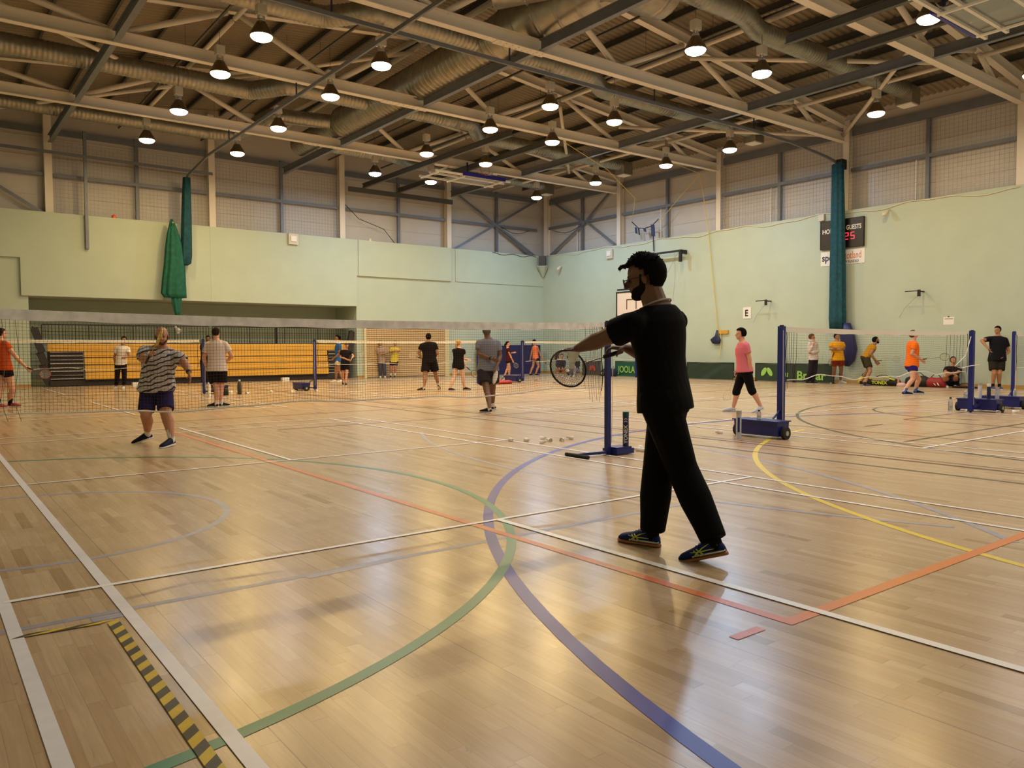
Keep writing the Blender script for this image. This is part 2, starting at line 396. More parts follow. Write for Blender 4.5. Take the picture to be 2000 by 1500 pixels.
# corner bracing
def brace(segs, label):
    b = B()
    for p0, p1 in segs: b.bar(p0, p1, .02, .11, up=(0, 0, 1))
    tag(b.obj('cross_bracing', M['galv']), label, 'bracing')
brace([((20.5, YF+.24, 8.8), (25.6, YF+.24, 6.0)), ((20.6, YF+.27, 6.0), (25.6, YF+.27, 8.8)), ((23.1, YF+.29, 7.3), (25.3, YF+.29, 6.02))], 'grey flat steel cross bracing on left wall in the corner bay')
brace([((XR+.24, 30.9, 6.05), (XR+.24, 28.3, 7.4)), ((XR+.24, 28.2, 7.4), (XR+.24, 26.3, 6.1)), ((XR+.27, 30.9, 8.8), (XR+.27, 28.6, 7.5)), ((XR+.27, 28.2, 7.5), (XR+.27, 26.3, 8.8))], 'grey flat steel cross bracing on right wall in the corner bay')
brace([((1.6, YF+.26, 7.3), (3.7, YF+.26, 6.02))], 'grey diagonal steel brace at the left edge above green wall')
# protective netting in front of the liner panels
def wallnet(label, along, a0, a1, fix, z0=6.05, z1=8.5, c=.13):
    b = B(); r = .0024; n = int((a1-a0)/c); k = int((z1-z0)/c)
    for i in range(n+1):
        a = a0+(a1-a0)*i/n
        if along == 'y': b.box(fix-r, fix+r, a-r, a+r, z0, z1)
        else: b.box(a-r, a+r, fix-r, fix+r, z0, z1)
    for i in range(k+1):
        z = z0+(z1-z0)*i/k
        if along == 'y': b.box(fix-r, fix+r, a0, a1, z-r, z+r)
        else: b.box(a0, a1, fix-r, fix+r, z-r, z+r)
    tag(b.obj('protective_net', M['galv']), label, 'net')
wallnet('fine square netting over the liner panels right of the scoreboard column', 'y', 9.55, 14.7, XR+.12)
wallnet('fine square netting over the liner panels left of the scoreboard column', 'y', 15.0, 20.15, XR+.12)
wallnet('fine square netting over the liner panels above the bleachers, left part', 'x', 4.1, 9.25, YF+.155)
wallnet('fine square netting over the liner panels above the bleachers, right part', 'x', 9.55, 14.7, YF+.155)
# dark beam carrying the goal beams
b = B(); b.bar((14.95, YF-.25, 8.1), (20.2, YF-.25, 8.1), .1, .2); tag(b.obj('wall_beam', M['purlin']), 'dark horizontal steel beam between two left wall columns', 'beam')
# ================================================================ trusses
def topz(x): return 10.62-.105*abs(x-RX)
TY = [3.9, 9.4, 14.85, 20.3, 25.95]
TL = ['cream steel roof truss at top right corner of the view', 'cream steel roof truss nearest the right edge column', 'cream steel roof truss landing above the scoreboard', 'cream steel roof truss landing above the yellow rope', 'cream steel roof truss farthest from the camera']
for y, lb in zip(TY, TL):
    t = thing('roof_truss', lb, 'truss', (RX, y, 8.5), 'cream roof trusses')
    b = B(); ibeam(b, (XL, y, 8.52), (XR+.04, y, 8.52), .2, .3); b.obj('bottom_chord', M['steel'], t)
    b = B()
    ibeam(b, (XL, y, topz(XL)-.14), (RX, y, topz(RX)-.14), .2, .28); ibeam(b, (RX, y, topz(RX)-.14), (XR+.04, y, topz(XR)-.14), .2, .28)
    b.obj('top_chord', M['steel'], t)
    nodes = [(-1.5, 'b'), (1.2, 't'), (3.95, 'b'), (6.7, 't'), (9.4, 'b'), (12.15, 't'), (14.9, 'b'), (17.6, 't'), (20.3, 'b'), (22.95, 't'), (24.2, 'b')]
    for (xa, ka), (xb, kb) in zip(nodes, nodes[1:]):
        s = .16 if kb == 't' else -.16
        pa = V((xa+.16, y, 8.68 if ka == 'b' else topz(xa)-.3)); pb = V((xb-.16, y, 8.68 if kb == 'b' else topz(xb)-.3))
        b = B(); b.tube([pa, pb], .075, 10); b.obj('web_tube', M['steel'], t, True)
    b = B(); b.box(10.9, 12.4, y-.13, y+.13, 8.355, 8.372)
    for k in range(8):
        for q in (-.06, .06): b.box(11.0+k*.18, 11.03+k*.18, y+q-.015, y+q+.015, 8.335, 8.356)
    b.obj('splice_plate', M['steel'], t)
# longitudinal ties between bottom chords
for x, lb in ((3.95, 'long grey tie beam running to the first left wall column'), (12.2, 'long grey tie beam under the roof ridge'), (20.3, 'long grey tie beam running to the fourth left wall column')):
    t = thing('tie_beam', lb, 'beam', (x, 15, 8.5), 'longitudinal tie beams')
    ends = [YB]+TY+[YF+.1]
    for a, c in zip(ends, ends[1:]):
        b = B(); ibeam(b, (x, a+.11, 8.52), (x, c-.11, 8.52), .14, .26); b.obj('beam_length', M['galv'], t)
for x, lb in ((6.7, 'left of the ridge'), (12.15, 'along the ridge'), (17.6, 'right of the ridge'), (22.95, 'nearest the right wall')):
    b = B(); ends = [YB]+TY+[YF+.4]
    for a, c in zip(ends, ends[1:]): b.tube([(x, a+.11, topz(x)-.45), (x, c-.11, topz(x)-.45)], .06, 10)
    tag(b.obj('roof_tube', M['steel'], smooth=True), 'long round cream tube under the roof slope, '+lb, 'tube', 'long round roof tubes')
for (xa, ya), (xb, yb) in (((20.3, 9.5), (25.8, 14.8)), ((20.3, 20.2), (25.8, 14.9)), ((17.7, 14.8), (22.9, 9.5)), ((17.7, 20.4), (22.9, 25.8)), ((1.3, 20.4), (6.6, 25.8)), ((1.3, 31), (6.6, 26)), ((6.8, 25.8), (12, 20.4))):
    b = B(); b.tube([(xa, ya, topz(xa)-.6), (xb, yb, topz(xb)-.6)], .06, 10)
    tag(b.obj('brace_tube', M['steel'], smooth=True), 'diagonal round cream tube bracing the roof plane between two trusses', 'bracing', 'diagonal roof tubes')
# purlins
k = 0; x = XL+.5
PUR = []
while x < XR+.2: PUR.append(x); x += 1.372
for x in PUR:
    b = B(); z = roofz(x); s = .03
    b.box(x-.006, x+.006, YB, YF+.5, z-.21, z-.01); b.box(x-.06, x, YB, YF+.5, z-.214, z-.206); b.box(x, x+.06, YB, YF+.5, z-.014, z-.006)
    o = b.obj('purlin', M['purlin'])
    tag(o, 'thin dark zed shaped roof purlin running the length of the hall', 'purlin', 'roof purlins')
# ================================================================ lamps
GX = [6.17, 9.05, 14.3, 16.8, 22.3]; GY = [0.2, 3.9, 7.8, 11.8, 16.9, 19.75, 23.5, 27.3]
LZ = 8.0
cool = {(14.3, 11.8): 1.2, (16.8, 11.8): 1.2, (22.3, 16.9): 1.5, (22.3, 23.5): 1.3, (22.3, 27.3): 1.5, (14.3, 27.3): 1.4, (6.17, 23.5): 1}
pink = {(9.05, 23.5)}
lowp = {(6.17, 27.3): .5, (22.3, 11.8): .8, (16.8, 27.3): .6}
def lamp_parts(root, lensm):
    b = B(); n = 28
    R = [(z, r) for z, r in ((8.0, .245), (8.02, .25), (8.06, .235), (8.15, .185), (8.24, .13), (8.3, .1))]
    rings = [(V((0, 0, z-LZ)), V((r, 0, 0)), V((0, r, 0))) for z, r in R]+[(V((0, 0, z-LZ)), V((r-.012, 0, 0)), V((0, r-.012, 0))) for z, r in reversed(R)]
    b.loft(rings, n, caps=False); rf = b.obj('reflector', M['lampmetal'], root, True)
    rf.location = (0, 0, 0)
    b = B(); b.loft([(V((0, 0, z)), V((r, 0, 0)), V((0, r, 0))) for z, r in ((.01, .232), (-.02, .228), (-.055, .20), (-.08, .15), (-.092, .06))], n); l = b.obj('lens', lensm, root, True); l.location = (0, 0, 0)
    b = B(); b.tube([(0, 0, .29), (0, 0, .36)], .085, 14); b.bar((-.06, 0, .34), (-.06, 0, .46), .02, .05); b.bar((.06, 0, .34), (.06, 0, .46), .02, .05); o = b.obj('bracket', M['silver'], root); o.location = (0, 0, 0)
    b = B(); b.box(-.1, .1, -.09, .09, .44, .66)
    for q in range(5): b.box(-.07, .07, -.094, .094, .48+q*.03, .49+q*.03)
    o = b.obj('gear_box', M['lampbox'], root); o.location = (0, 0, 0)
    b = B(); b.tube([(0, 0, .66), (0, 0, 1.294)], .006, 5); o = b.obj('hanger', M['purlin'], root); o.location = (0, 0, 0)
protos = {}
rown = {7.8: 'first lit row from the camera', 11.8: 'second row from the camera', 16.9: 'third row from the camera', 19.75: 'fourth row from the camera', 23.5: 'fifth row from the camera', 27.3: 'last row by the left wall'}
coln = {6.17: 'leftmost line', 9.05: 'second line from left', 14.3: 'third line from left', 16.8: 'fourth line from left', 22.3: 'rightmost line'}
for gx in GX:
    for gy in GY:
        if gx == 22.3 and gy == 19.75: pass
        kind = 'cool' if (gx, gy) in cool else ('neut' if ((gx, gy) in pink or gy < 8 or (gy < 12 and gx < 14)) else 'warm')
        if gy == 7.8 and gx == 16.8: kind = 'warm'
        hid = gy < 7 or (gy < 11 and gx != 16.8) or (gy < 16 and gx < 14)  # unseen lamps continuing the grid, added for the light they give
        lab = {'cool': 'cool white', 'neut': 'pale white', 'warm': 'warm yellow'}[kind]
        lb = f'{lab} lamp, {coln[gx]}, {rown.get(gy, "")}' if not hid else 'unseen high bay lamp continuing the grid out of view, added for its light'
        if kind in protos: r = copy_tree(protos[kind])
        else:
            r = bpy.data.objects.new('high_bay_lamp', None); C.objects.link(r); lamp_parts(r, M['lens_'+kind]); protos[kind] = r
        r.location = (gx, gy, LZ); r['label'] = lb; r['category'] = 'lamp'; r['group'] = 'high bay lamps'
        if hid: r['group'] = 'unseen high bay lamps added for light'
        ld = bpy.data.lights.new('lamp_light', 'AREA'); ld.shape = 'DISK'; ld.size = .3
        P = LAMP_W*cool.get((gx, gy), 1)*lowp.get((gx, gy), 1)
        ld.color = {'cool': COOL, 'neut': NEUT, 'warm': WARM}[kind]
        if (gx, gy) in pink: ld.color = PINK
        if gy < 7: ld.color = (1, .91, .84)
        elif kind == 'neut' and (gx, gy) not in pink: ld.color = (1, .88, .76)
        P *= .48 if gy < 7 else (.68 if gy < 10 else (.92 if gy < 15 else (1.18 if gy < 26 else 1.4)))
        ld.energy = P
        lo = bpy.data.objects.new('lamp_light', ld); C.objects.link(lo); lo.parent = r; lo.location = (0, 0, -.098)
for gx in GX:
    b = B(); b.bar((gx, YB, 9.32), (gx, YF+.3, 9.32), .05, .05)
    for k in range(14):
        yy = YB+.8+k*2.35; b.bar((gx, yy, 9.34), (gx, yy, roofz(gx)-.02), .008, .008)
    tag(b.obj('cable_tray', M['purlin']), 'thin dark cable tray above lamps, '+coln[gx], 'tray', 'cable trays over the lamps')
# ================================================================ floor markings (children of the floor)
LM = {'white': line_mat('line_white', 'F7F3F1', .08), 'thick': line_mat('line_white_thick', 'EAE6EC', .06), 'orange': line_mat('line_orange', 'DE7A28', .08), 'coral': line_mat('line_coral', 'DC7440', .12),
      'blue': line_mat('line_blue', '0A1C9C', .0), 'green': line_mat('line_green', '37866A', .05), 'yellow': line_mat('line_yellow', 'E8CC30', .1),
      'lilac': line_mat('line_lilac', 'A5A2B2', .2), 'brown': line_mat('line_brown', '5E3020', .15), 'dgreen': line_mat('line_dark_green', '4C6250', .15), 'olive': line_mat('line_olive', '4A4428', .15)}
LZK = [0]
def strip(pts, w, m, name='court_line', closed=False):
    LZK[0] += 1; z = .0006+.00012*LZK[0]
    b = B(); n = len(pts); vs = []
    for i, p in enumerate(pts):
        q = V((*p, 0)); a = V((*pts[max(i-1, 0)], 0)); c = V((*pts[min(i+1, n-1)], 0)); d = (c-a).normalized(); s = V((-d.y, d.x, 0))*(w/2)
        vs += [q+s+V((0, 0, z)), q-s+V((0, 0, z))]
    b.add(vs, [(2*i, 2*i+1, 2*i+3, 2*i+2) for i in range(n-1)])
    return b.obj(name, LM[m], floor)
def arc(c, r, a0, a1, w, m, name='court_circle'):
    k = max(8, int(abs(a1-a0)/2)); strip([(c[0]+r*math.cos(math.radians(a0+(a1-a0)*i/k)), c[1]+r*math.sin(math.radians(a0+(a1-a0)*i/k))) for i in range(k+1)], w, m, name)
arc((.66, 6.54), 1.3, 0, 360, .055, 'lilac'); strip([(-.3, 4.1), (1.6, 4.1), (4.9, 4.12)], .05, 'lilac'); strip([(1.68, 4.06), (2.2, 4.09)], .06, 'lilac', 'paint_patch')
strip([(.62, 4.03), (.78, 4.03)], .07, 'lilac', 'paint_patch')
arc((13.34, 5.97), 8.41, 150, 205, .05, 'lilac'); arc((-1.5, 8.34), 9.5, -42, -12, .06, 'lilac')
arc((10.65, -.55), 8.98, 60, 230, .075, 'blue'); arc((12.1, -.59), 7.47, 100, 175, .06, 'yellow')
arc((-.2, 6.5), 4.1, -90, 92, .062, 'green')
arc((16.99, 2.0), 7.45, 70, 175, .055, 'olive'); arc((16.24, 6.4), 1.9, 60, 200, .05, 'olive')
for X in (3.14,): strip([(X, 13.2), (X, 2.03-.034)], .062, 'coral')
strip([(3.14, 2.03), (9.5, 2.03)], .068, 'orange'); strip([(2.77, 2.06), (2.97, 2.06)], .05, 'coral', 'court_mark')
for X, w, m in ((8.68, .05, 'brown'), (8.86, .02, 'brown'), (8.02, .035, 'dgreen')): strip([(X, YB), (X, 29)], w, m)
strip([(10.4, 5.05), (25.3, 5.0)], .045, 'olive'); strip([(13.6, 6.62), (25.3, 6.62)], .04, 'olive'); strip([(11.95, 6.42), (12.5, 6.42)], .04, 'brown'); strip([(4.5, 11.95), (24, 11.95)], .03, 'brown'); strip([(13.6, 6.6), (13.6, 1)], .04, 'olive')
strip([(11.2, -1), (11.2, 12)], .025, 'brown'); strip([(17.4, 11.9), (25.5, 9.7)], .04, 'brown'); strip([(3, 14.5), (24, 14.5)], .03, 'brown')
arc((21, 20), 3.0, 120, 260, .05, 'olive'); arc((21, 23), 1.8, 120, 260, .05, 'olive')
def court(x0, yn, thick=False, mm='white'):
    x1 = x0+6.1; y0 = yn-6.7; y1 = yn+6.7; W = .04; h = .02
    a = .055 if thick else W; tm = 'thick' if thick else mm
    strip([(x0, y0), (x0, y1)], a, tm); strip([(x0+.46, y0), (x0+.46, y1)], a, tm)
    for X in (x1-.46, x1): strip([(X, y0), (X, y1)], W, mm)
    for Y in (y0, y0+.76, yn-1.98, yn+1.98, y1-.76, y1): strip([(x0, Y), (x1, Y)], W, mm)
    strip([(x0+3.05, y0), (x0+3.05, yn-1.98-h)], .055 if thick else W, mm); strip([(x0+3.05, yn+1.98+h), (x0+3.05, y1)], W, mm)
court(.32, 6.56, True); court(9.87, 6.55); court(18.2, 6.55); court(.34, 23.2); court(9.87, 23.2); court(18.2, 23.2)
# hazard tape, chevrons of black and yellow
HY = mat('hazard_yellow', 'D2B126', .5, var=.1, vscale=20); HB = mat('hazard_black', '35322A', .5, var=.3, vscale=30)
def hazard(p0, p1, w, skew, pitch):
    p0 = V((*p0, .0052)); p1 = V((*p1, .0052)); L = (p1-p0).length; d = (p1-p0).normalized(); s = V((-d.y, d.x, 0)); b = B(); t = 0; k = 0
    while t < L:
        t2 = min(L, t+pitch); b.k = k % 2; f = lambda u, q: p0+d*min(L, max(0, u+q*skew))+s*(q*w)
        b.add([f(t, -.5), f(t2, -.5), f(t2, .5), f(t, .5)], [(0, 1, 2, 3)]); t = t2; k += 1
    b.obj('hazard_tape', [HY, HB], floor)
hazard((.695, 3.96), (.675, 1.7), .05, -.05, .062); hazard((.70, 3.955), (.30, 3.985), .035, .12, .10)
# ================================================================ nets, posts, trolleys
def net(name, x0, x1, y, label, cord, tape, sag=.03, bot=.79, wav=.012, cell=.028, seed=1, tapew=.075, bm='tape'):
    rnd = random.Random(seed); L = x1-x0; t = thing(name, label, 'net', (x0, y, 0), 'badminton nets')
    ph = [rnd.uniform(0, 6) for _ in range(5)]
    def top(x): u = (x-x0)/L; return 1.55-4*sag*u*(1-u)
    def low(x):
        u = (x-x0)/L; return bot+wav*(math.sin(x*2.1+ph[0])+.7*math.sin(x*4.3+ph[1])+.35*math.sin(x*9+ph[2]))-.02*math.sin(PI*u)
    def yy(x, v): return y+.012*math.sin(x*1.7+ph[3]+v*2)+.006*math.sin(x*5+ph[4])
    b = B(); n = int(L/cell); r = .0009
    xs = [x0+.06+(L-.12)*i/n for i in range(n+1)]; rows = int(.72/cell)
    def P(x, v): a = top(x)-tapew; c = low(x); return V((x, yy(x, v), a+(c-a)*v))
    for x in xs:
        p = [P(x, v) for v in (0, .33, .66, 1)]
        for q, s in zip(p, p[1:]): b.add([q+V((-r, 0, 0)), q+V((r, 0, 0)), s+V((r, 0, 0)), s+V((-r, 0, 0)), q+V((0, r, 0)), s+V((0, r, 0))], [(0, 1, 2, 3), (0, 4, 5, 3), (1, 4, 5, 2)])
    hx = xs[::4]+[xs[-1]]
    for k in range(rows+1):
        v = k/rows; p = [P(x, v) for x in hx]
        for q, s in zip(p, p[1:]): b.add([q+V((0, 0, -r)), q+V((0, 0, r)), s+V((0, 0, r)), s+V((0, 0, -r)), q+V((0, r, 0)), s+V((0, r, 0))], [(0, 1, 2, 3), (0, 4, 5, 3), (1, 4, 5, 2)])
    b.obj('net_mesh', M[cord], t)
    b = B(); m = 60; vs = []
    for s_ in (-.004, .004):
        for i in range(m+1):
            x = x0+.01+(L-.02)*i/m; w = .004*math.sin(x*11+ph[1]); vs += [(x, yy(x, 0)+s_, top(x)), (x, yy(x, 0)+s_, top(x)-tapew+w)]
    o = 2*(m+1); fs = []
    for i in range(m):
        fs += [(2*i, 2*i+1, 2*i+3, 2*i+2), (o+2*i, o+2*i+2, o+2*i+3, o+2*i+1), (2*i, 2*i+2, o+2*i+2, o+2*i), (2*i+1, o+2*i+1, o+2*i+3, 2*i+3)]
    b.add(vs, fs); b.obj('top_tape', M[tape], t)
    b = B(); b.tube([(x, yy(x, 1), low(x)) for x in [x0+.05+(L-.1)*i/70 for i in range(71)]], .007, 6); b.obj('bottom_cord', M[bm], t)
    b = B()
    for X in (x0+.05, x1-.05): b.tube([(X+.01*math.sin(k*1.3), y, top(X)-.05-(.74*k/8)) for k in range(9)], .006, 5)
    b.obj('side_cord', M[cord], t)
    return t
N1 = net('badminton_net', .36, 6.38, 6.56, 'badminton net with greyed tape across the near court', 'cord', 'tape_g', .03, .80, .014, .026, 3)
net('badminton_net', 9.93, 15.93, 6.55, 'white taped badminton net on the right court between two navy posts', 'cord_d', 'tape', .02, .80, .03, .04, 5)
net('badminton_net', 18.2, 24.2, 6.57, 'badminton net cut off by the right edge of the view', 'cord_d', 'tape', .02, .82, .008, .04, 6)
net('badminton_net', .4, 6.45, 23.0, 'far badminton net in front of the left half of the bleachers', 'cord_d', 'tape', .02, .80, .02, .06, 7)
net('badminton_net', 9.95, 16.0, 23.0, 'far badminton net in front of the roller shutter', 'cord_d', 'tape', .02, .80, .02, .06, 8)
net('badminton_net', 18.5, 24.5, 23.4, 'far badminton net near the corner with the navy crash mat', 'cord_d', 'tape', .02, .80, .03, .06, 9)
# gathered spare net cords at court one right end and court two
def cords(label, pts, m='cord', r=.002):
    t = thing('cord_bundle', label, 'cord', pts[0][0])
    for p in pts: b = B(); b.tube(p, r, 4); b.obj('cord', M[m], t)
rr = random.Random(4)
cords('loose brown cords hanging from right end of the near net', [[(x, 6.555, 1.5), (x+.01, 6.55, 1.2), (x-.015, 6.56, .9), (x, 6.55, rr.uniform(.62, .82))] for x in (6.13, 6.17, 6.2, 6.24, 6.28, 6.3, 6.06)], 'cordl', r=.0022)
cords('loose cords hanging from left end of the near net', [[(x, 6.555, 1.5), (x+.02, 6.55, 1.2), (x-.02, 6.56, .9), (x+.02, 6.55, .75)] for x in (.43, .5, .58)], 'cordl', r=.002)
cords('loose cords hanging from right end of the right court net', [[(x, 6.54, 1.48), (x+.01, 6.55, 1.1), (x-.01, 6.56, rr.uniform(.5, .95))] for x in (15.0, 15.15, 15.3, 15.42, 15.55, 15.68)], 'cord_d', .003)
cords('white cord looping down beside the right court post', [[(15.9, 6.5, 1.45), (15.7, 6.5, 1.1), (15.25, 6.5, .9), (15.5, 6.5, .86), (15.9, 6.48, .9), (16.2, 6.46, .91)]], 'tape', .008)
cords('loose cords hanging from left end of the right court net', [[(x, 6.54, 1.48), (x+.01, 6.55, 1.1), (x-.01, 6.56, rr.uniform(.6, .9))] for x in (10.0, 10.04, 10.09, 10.15, 10.22)], 'cord', .003)
def post(x, y, label, side=1, base='box', yb=0, r=.035, cordm=True):
    t = thing('net_post', label, 'post', (x, y, 0), 'navy badminton net posts')
    b = B(); b.box(x-r, x+r, y-r, y+r, .03, 1.56); b.obj('pole', M['navy'], t)
    b = B(); b.tube([(x, y, 1.56), (x, y, 1.575)], .03, 12); b.obj('cap', M['black'], t)
    b = B(); b.tube([(x, y, 0), (x, y, .03)], .022, 10); b.obj('foot', M['rubber'], t)
    b = B(); s = -1 if x > 10.5 or base == 'tee' else -1
    b.tube([(x+.03*side-.0, y-.045, 1.5), (x+.03*side, y-.05, .8), (x+.02*side, y-.045, .15)], .004, 5); b.obj('tension_cord', M['tape'], t)
    if base == 'box':
        xb = x+side*.44
        b = B(); b.bar((x+side*r, y, .08), (xb-side*.12, y, .08), .05, .03); b.bar((x+side*.02, y, .36), (xb-side*.1, y, .14), .02, .02); b.obj('strut', M['navy'], t)
        b = B(); f = lambda u, v: (xb+u, y+yb-.33, v)
        b.poly([(-.12, .04), (.12, .04), (.14, .24), (-.14, .24)], f, (0, .7, 0)); b.box(xb-.16, xb+.16, y+yb-.35, y+yb+.39, .235, .25); b.obj('weight_box', M['navy'], t)
        for q in (-.37, .41):
            for g in (-1, 1):
                if g*side < 0: continue
                b = B(); b.tube([(xb+side*.0, y+yb+q-.025, .085), (xb, y+yb+q+.025, .085)], .085, 20)
                w_ = b.obj('wheel', M['rubber'], t, False)
                b = B(); b.tube([(xb, y+yb+q-.03, .085), (xb, y+yb+q+.03, .085)], .035, 12); b.obj('hub', M['silver'], w_)
    elif base == 'tee':
        b = B(); b.bar((x-.03, y, .035), (x-.44, y+.06, .03), .04, .03); b.obj('base_arm', M['navy'], t)
        b = B(); b.tube([(x-.44, y-.14, .022), (x-.44, y+.24, .022)], .022, 10); b.obj('cross_foot', M['rubber'], t)
        b = B(); b.box(x+.035, x+.32, y-.12, y+.12, .01, .07); b.box(x+.05, x+.3, y-.1, y+.1, .07, .09); b.obj('base_weight', M['navy'], t)
    return t
post(6.46, 6.6, 'navy net post in front of the man in black, with flat base', 1, 'tee', r=.028)
post(9.86, 6.55, 'navy net post at left end of the right court net', -1, r=.04)
post(16.0, 6.52, 'navy net post at right end of the right court net', 1, r=.04)
post(18.14, 6.58, 'navy net post near the right edge of the view', -1, r=.03)
post(6.55, 23.0, 'far navy net post behind the man in white shirt', 1, r=.035)
post(9.89, 23.0, 'far navy net post left of the boy in dark shirt', -1, r=.04)
post(16.06, 23.0, 'far navy net post behind the man in grey shirt', 1, r=.04)
post(18.4, 23.4, 'far navy net post beside the woman in maroon shirt', -1, r=.045)
post(24.6, 23.4, 'far navy net post by the right wall, mostly hidden', 1, 'none', r=.04)
post(.3, 6.6, 'net post at the left edge of the view', -1, 'none', r=.03)
# ================================================================ seating, shutter, mats
t = thing('bleacher', 'retracted yellow wooden bleacher seating in the wall recess', 'bleacher', (9.4, 31.3, 0))
yb = YF+.02
b = B(); b.box(3.75, 15.1, yb+.1, yb+1.2, .02, .21); b.obj('base_skirt', M['dark_panel'], t)
for i, (z0, z1, dy) in enumerate(((.235, .475, 0), (.505, .735, .05), (.765, .99, .10), (1.02, 1.22, .15), (1.235, 1.5, .30))):
    x0, x1 = (4.84, 14.05) if i < 4 else (3.72, 15.05)
    b = B(); b.box(x0, x1, yb+dy, yb+dy+.04, z0, z1); b.obj('seat_board', M['wood_seat'], t)
    b = B(); b.box(x0, x1, yb+dy-.02, yb+dy+.3, z0-.028, z0-.004); b.obj('seat_gap', M['dark_panel'], t)
for x0, x1 in ((3.78, 4.8), (14.1, 15.05)):
    b = B(); b.box(x0, x1, yb+.2, yb+.9, .22, 1.22); b.obj('end_panel', M['dark_panel'], t)
    for k in range(8):
        z = .25+k*.135; b = B(); b.box(x0, x1, yb+.12, yb+.19, z, z+(.035 if k % 2 == 0 else .018)); b.obj('step_trim', M['silver'], t)
for side, x0 in ((1, 3.3), (-1, 15.3)):
    b = B()
    for k in range(5): b.bar((x0+side*(.04+k*.07), yb+.25, 2.05-k*.42), (x0+side*(.16+k*.09), yb+.2, 1.62-k*.42), .22, .14, up=(0, 1, 0))
    b.bar((x0, yb+.35, 2.1), (x0+side*.45, yb+.3, .1), .06, .06); b.obj('folded_steps', M['dark_panel'], t)
for x0, x1 in ((3.6, 9.28), (9.42, 15.1)):
    t = thing('guard_rail', 'dark metal guard rail above the bleachers, '+('left half' if x0 < 5 else 'right half'), 'railing', (x0, 31.8, 1.5), 'bleacher guard rails')
    b = B(); b.box(x0, x1, 31.79, 31.82, 2.16, 2.2); b.box(x0, x1, 31.79, 31.81, 1.93, 1.945); b.box(x0, x1, 31.79, 31.82, 1.5, 1.53); b.obj('rail', M['black'], t)
    k = int((x1-x0)/.105)
    for i in range(k+1):
        x = x0+(x1-x0)*i/k; b = B(); r = .018 if i % 14 == 0 else .008; b.box(x-r, x+r, 31.795, 31.815, 1.53, 2.16); b.obj('baluster', M['black'], t)
b = B(); b.box(12.0, 12.07, 31.85, 31.9, 1.5, 2.36); tag(b.obj('dark_post', M['black']), 'dark upright post behind the bleacher guard rail', 'post')
t = thing('roller_shutter', 'closed beige slatted roller shutter in left wall', 'shutter', (17.8, YF, 0))
b = B(); z = .03
while z < 2.22: b.add([(15.78, YF-.03, z), (19.84, YF-.03, z), (19.84, YF-.075, z+.035), (15.78, YF-.075, z+.035), (19.84, YF-.03, z+.085), (15.78, YF-.03, z+.085)], [(0, 1, 2, 3), (3, 2, 4, 5)]); z += .085
b.obj('slats', mat('shutter_beige', 'C9AE84', .5), t)
b = B(); b.box(15.66, 15.78, YF-.11, YF-.001, 0, 2.3); b.box(19.84, 20.08, YF-.11, YF-.001, 0, 2.3); b.box(15.78, 19.84, YF-.11, YF-.001, 2.22, 2.3); b.obj('frame', mat('shutter_frame', 'D2C49A', .6), t)
t = thing('crash_mat', 'large navy crash mat standing against left wall near the corner', 'mat', (22.5, 30.9, 0))
b = B(); b.box(21.6, 23.35, 30.72, 31.0, .0, 1.42); b.obj('mat_panel', M['matblue'], t); b = B(); b.box(23.38, 25.3, 30.7, 31.0, 0, 1.45); b.obj('mat_panel', M['matblue'], t)
# shallow joints in plaster
b = B()
for x in (1.95, 9.2): b.box(x-.008, x+.008, YF-.102, YF-.098, 4.41 if x < 3 else 3.13, ZP)
b.box(1.94, 1.956, YF-.003, YF, 0, 4.41)
jo = b.obj('trim_2', M['plaster_line']); struct(jo)
# ================================================================ green curtains and rails
def fold_tube(b, path, rad, n=40, amp=.18, fr=7, ph=0):
    R = []
    for i, (p, r) in enumerate(zip(path, rad)):
        p = V(p); vs = []
        R.append((p, r))
    vs = []; fs = []
    for i, (p, r) in enumerate(R):
        rx, ry = r if isinstance(r, tuple) else (r, r)
        for j in range(n):
            a = 2*PI*j/n; q = 1+amp*math.sin(fr*a+ph+i*.25)+amp*.4*math.sin((fr*2+1)*a+i*.4)
            vs.append(p+V((rx*q*math.cos(a), ry*q*math.sin(a), 0)))
    for i in range(len(R)-1):
        for j in range(n): fs.append((i*n+j, i*n+(j+1) % n, (i+1)*n+(j+1) % n, (i+1)*n+j))
    fs.append(tuple(range(n))); fs.append(tuple(range((len(R)-1)*n, len(R)*n))); b.add(vs, fs)
t = thing('divider_curtain', 'green divider curtain tied up high against left wall', 'curtain', (8.1, 30.7, 4))
zz = [7.68, 7.0, 6.2, 5.4, 4.8, 4.5, 4.42]
b = B(); fold_tube(b, [(8.3-.02*i, 30.75, z) for i, z in enumerate(zz)], [.13, .15, .17, .18, .19, .17, .08], amp=.1, fr=5); b.obj('gathered_net', M['teal_dark'], t, True)
b = B(); fold_tube(b, [(7.72, 30.7, 6.08), (7.74, 30.7, 5.9), (7.76, 30.7, 5.5), (7.78, 30.7, 5.0), (7.78, 30.7, 4.4), (7.74, 30.7, 3.8), (7.72, 30.7, 3.35), (7.78, 30.7, 3.2)],
                       [.04, (.1, .08), (.2, .11), (.28, .13), (.33, .15), (.37, .16), (.4, .16), (.36, .14)], amp=.13, fr=9, n=64); b.obj('green_drape', M['teal'], t, True)
b = B(); fold_tube(b, [(7.82, 30.68, 3.4), (7.82, 30.68, 3.0), (7.84, 30.68, 2.7), (7.84, 30.68, 2.5)], [(.18, .1), (.15, .08), (.11, .06), (.05, .04)], amp=.15, fr=6, ph=1); b.obj('drape_tail', M['teal'], t, True)
b = B(); b.tube([(7.72, 30.55, 5.96), (7.72, 30.5, 5.93)], .03, 8); b.obj('hook', M['silver'], t)
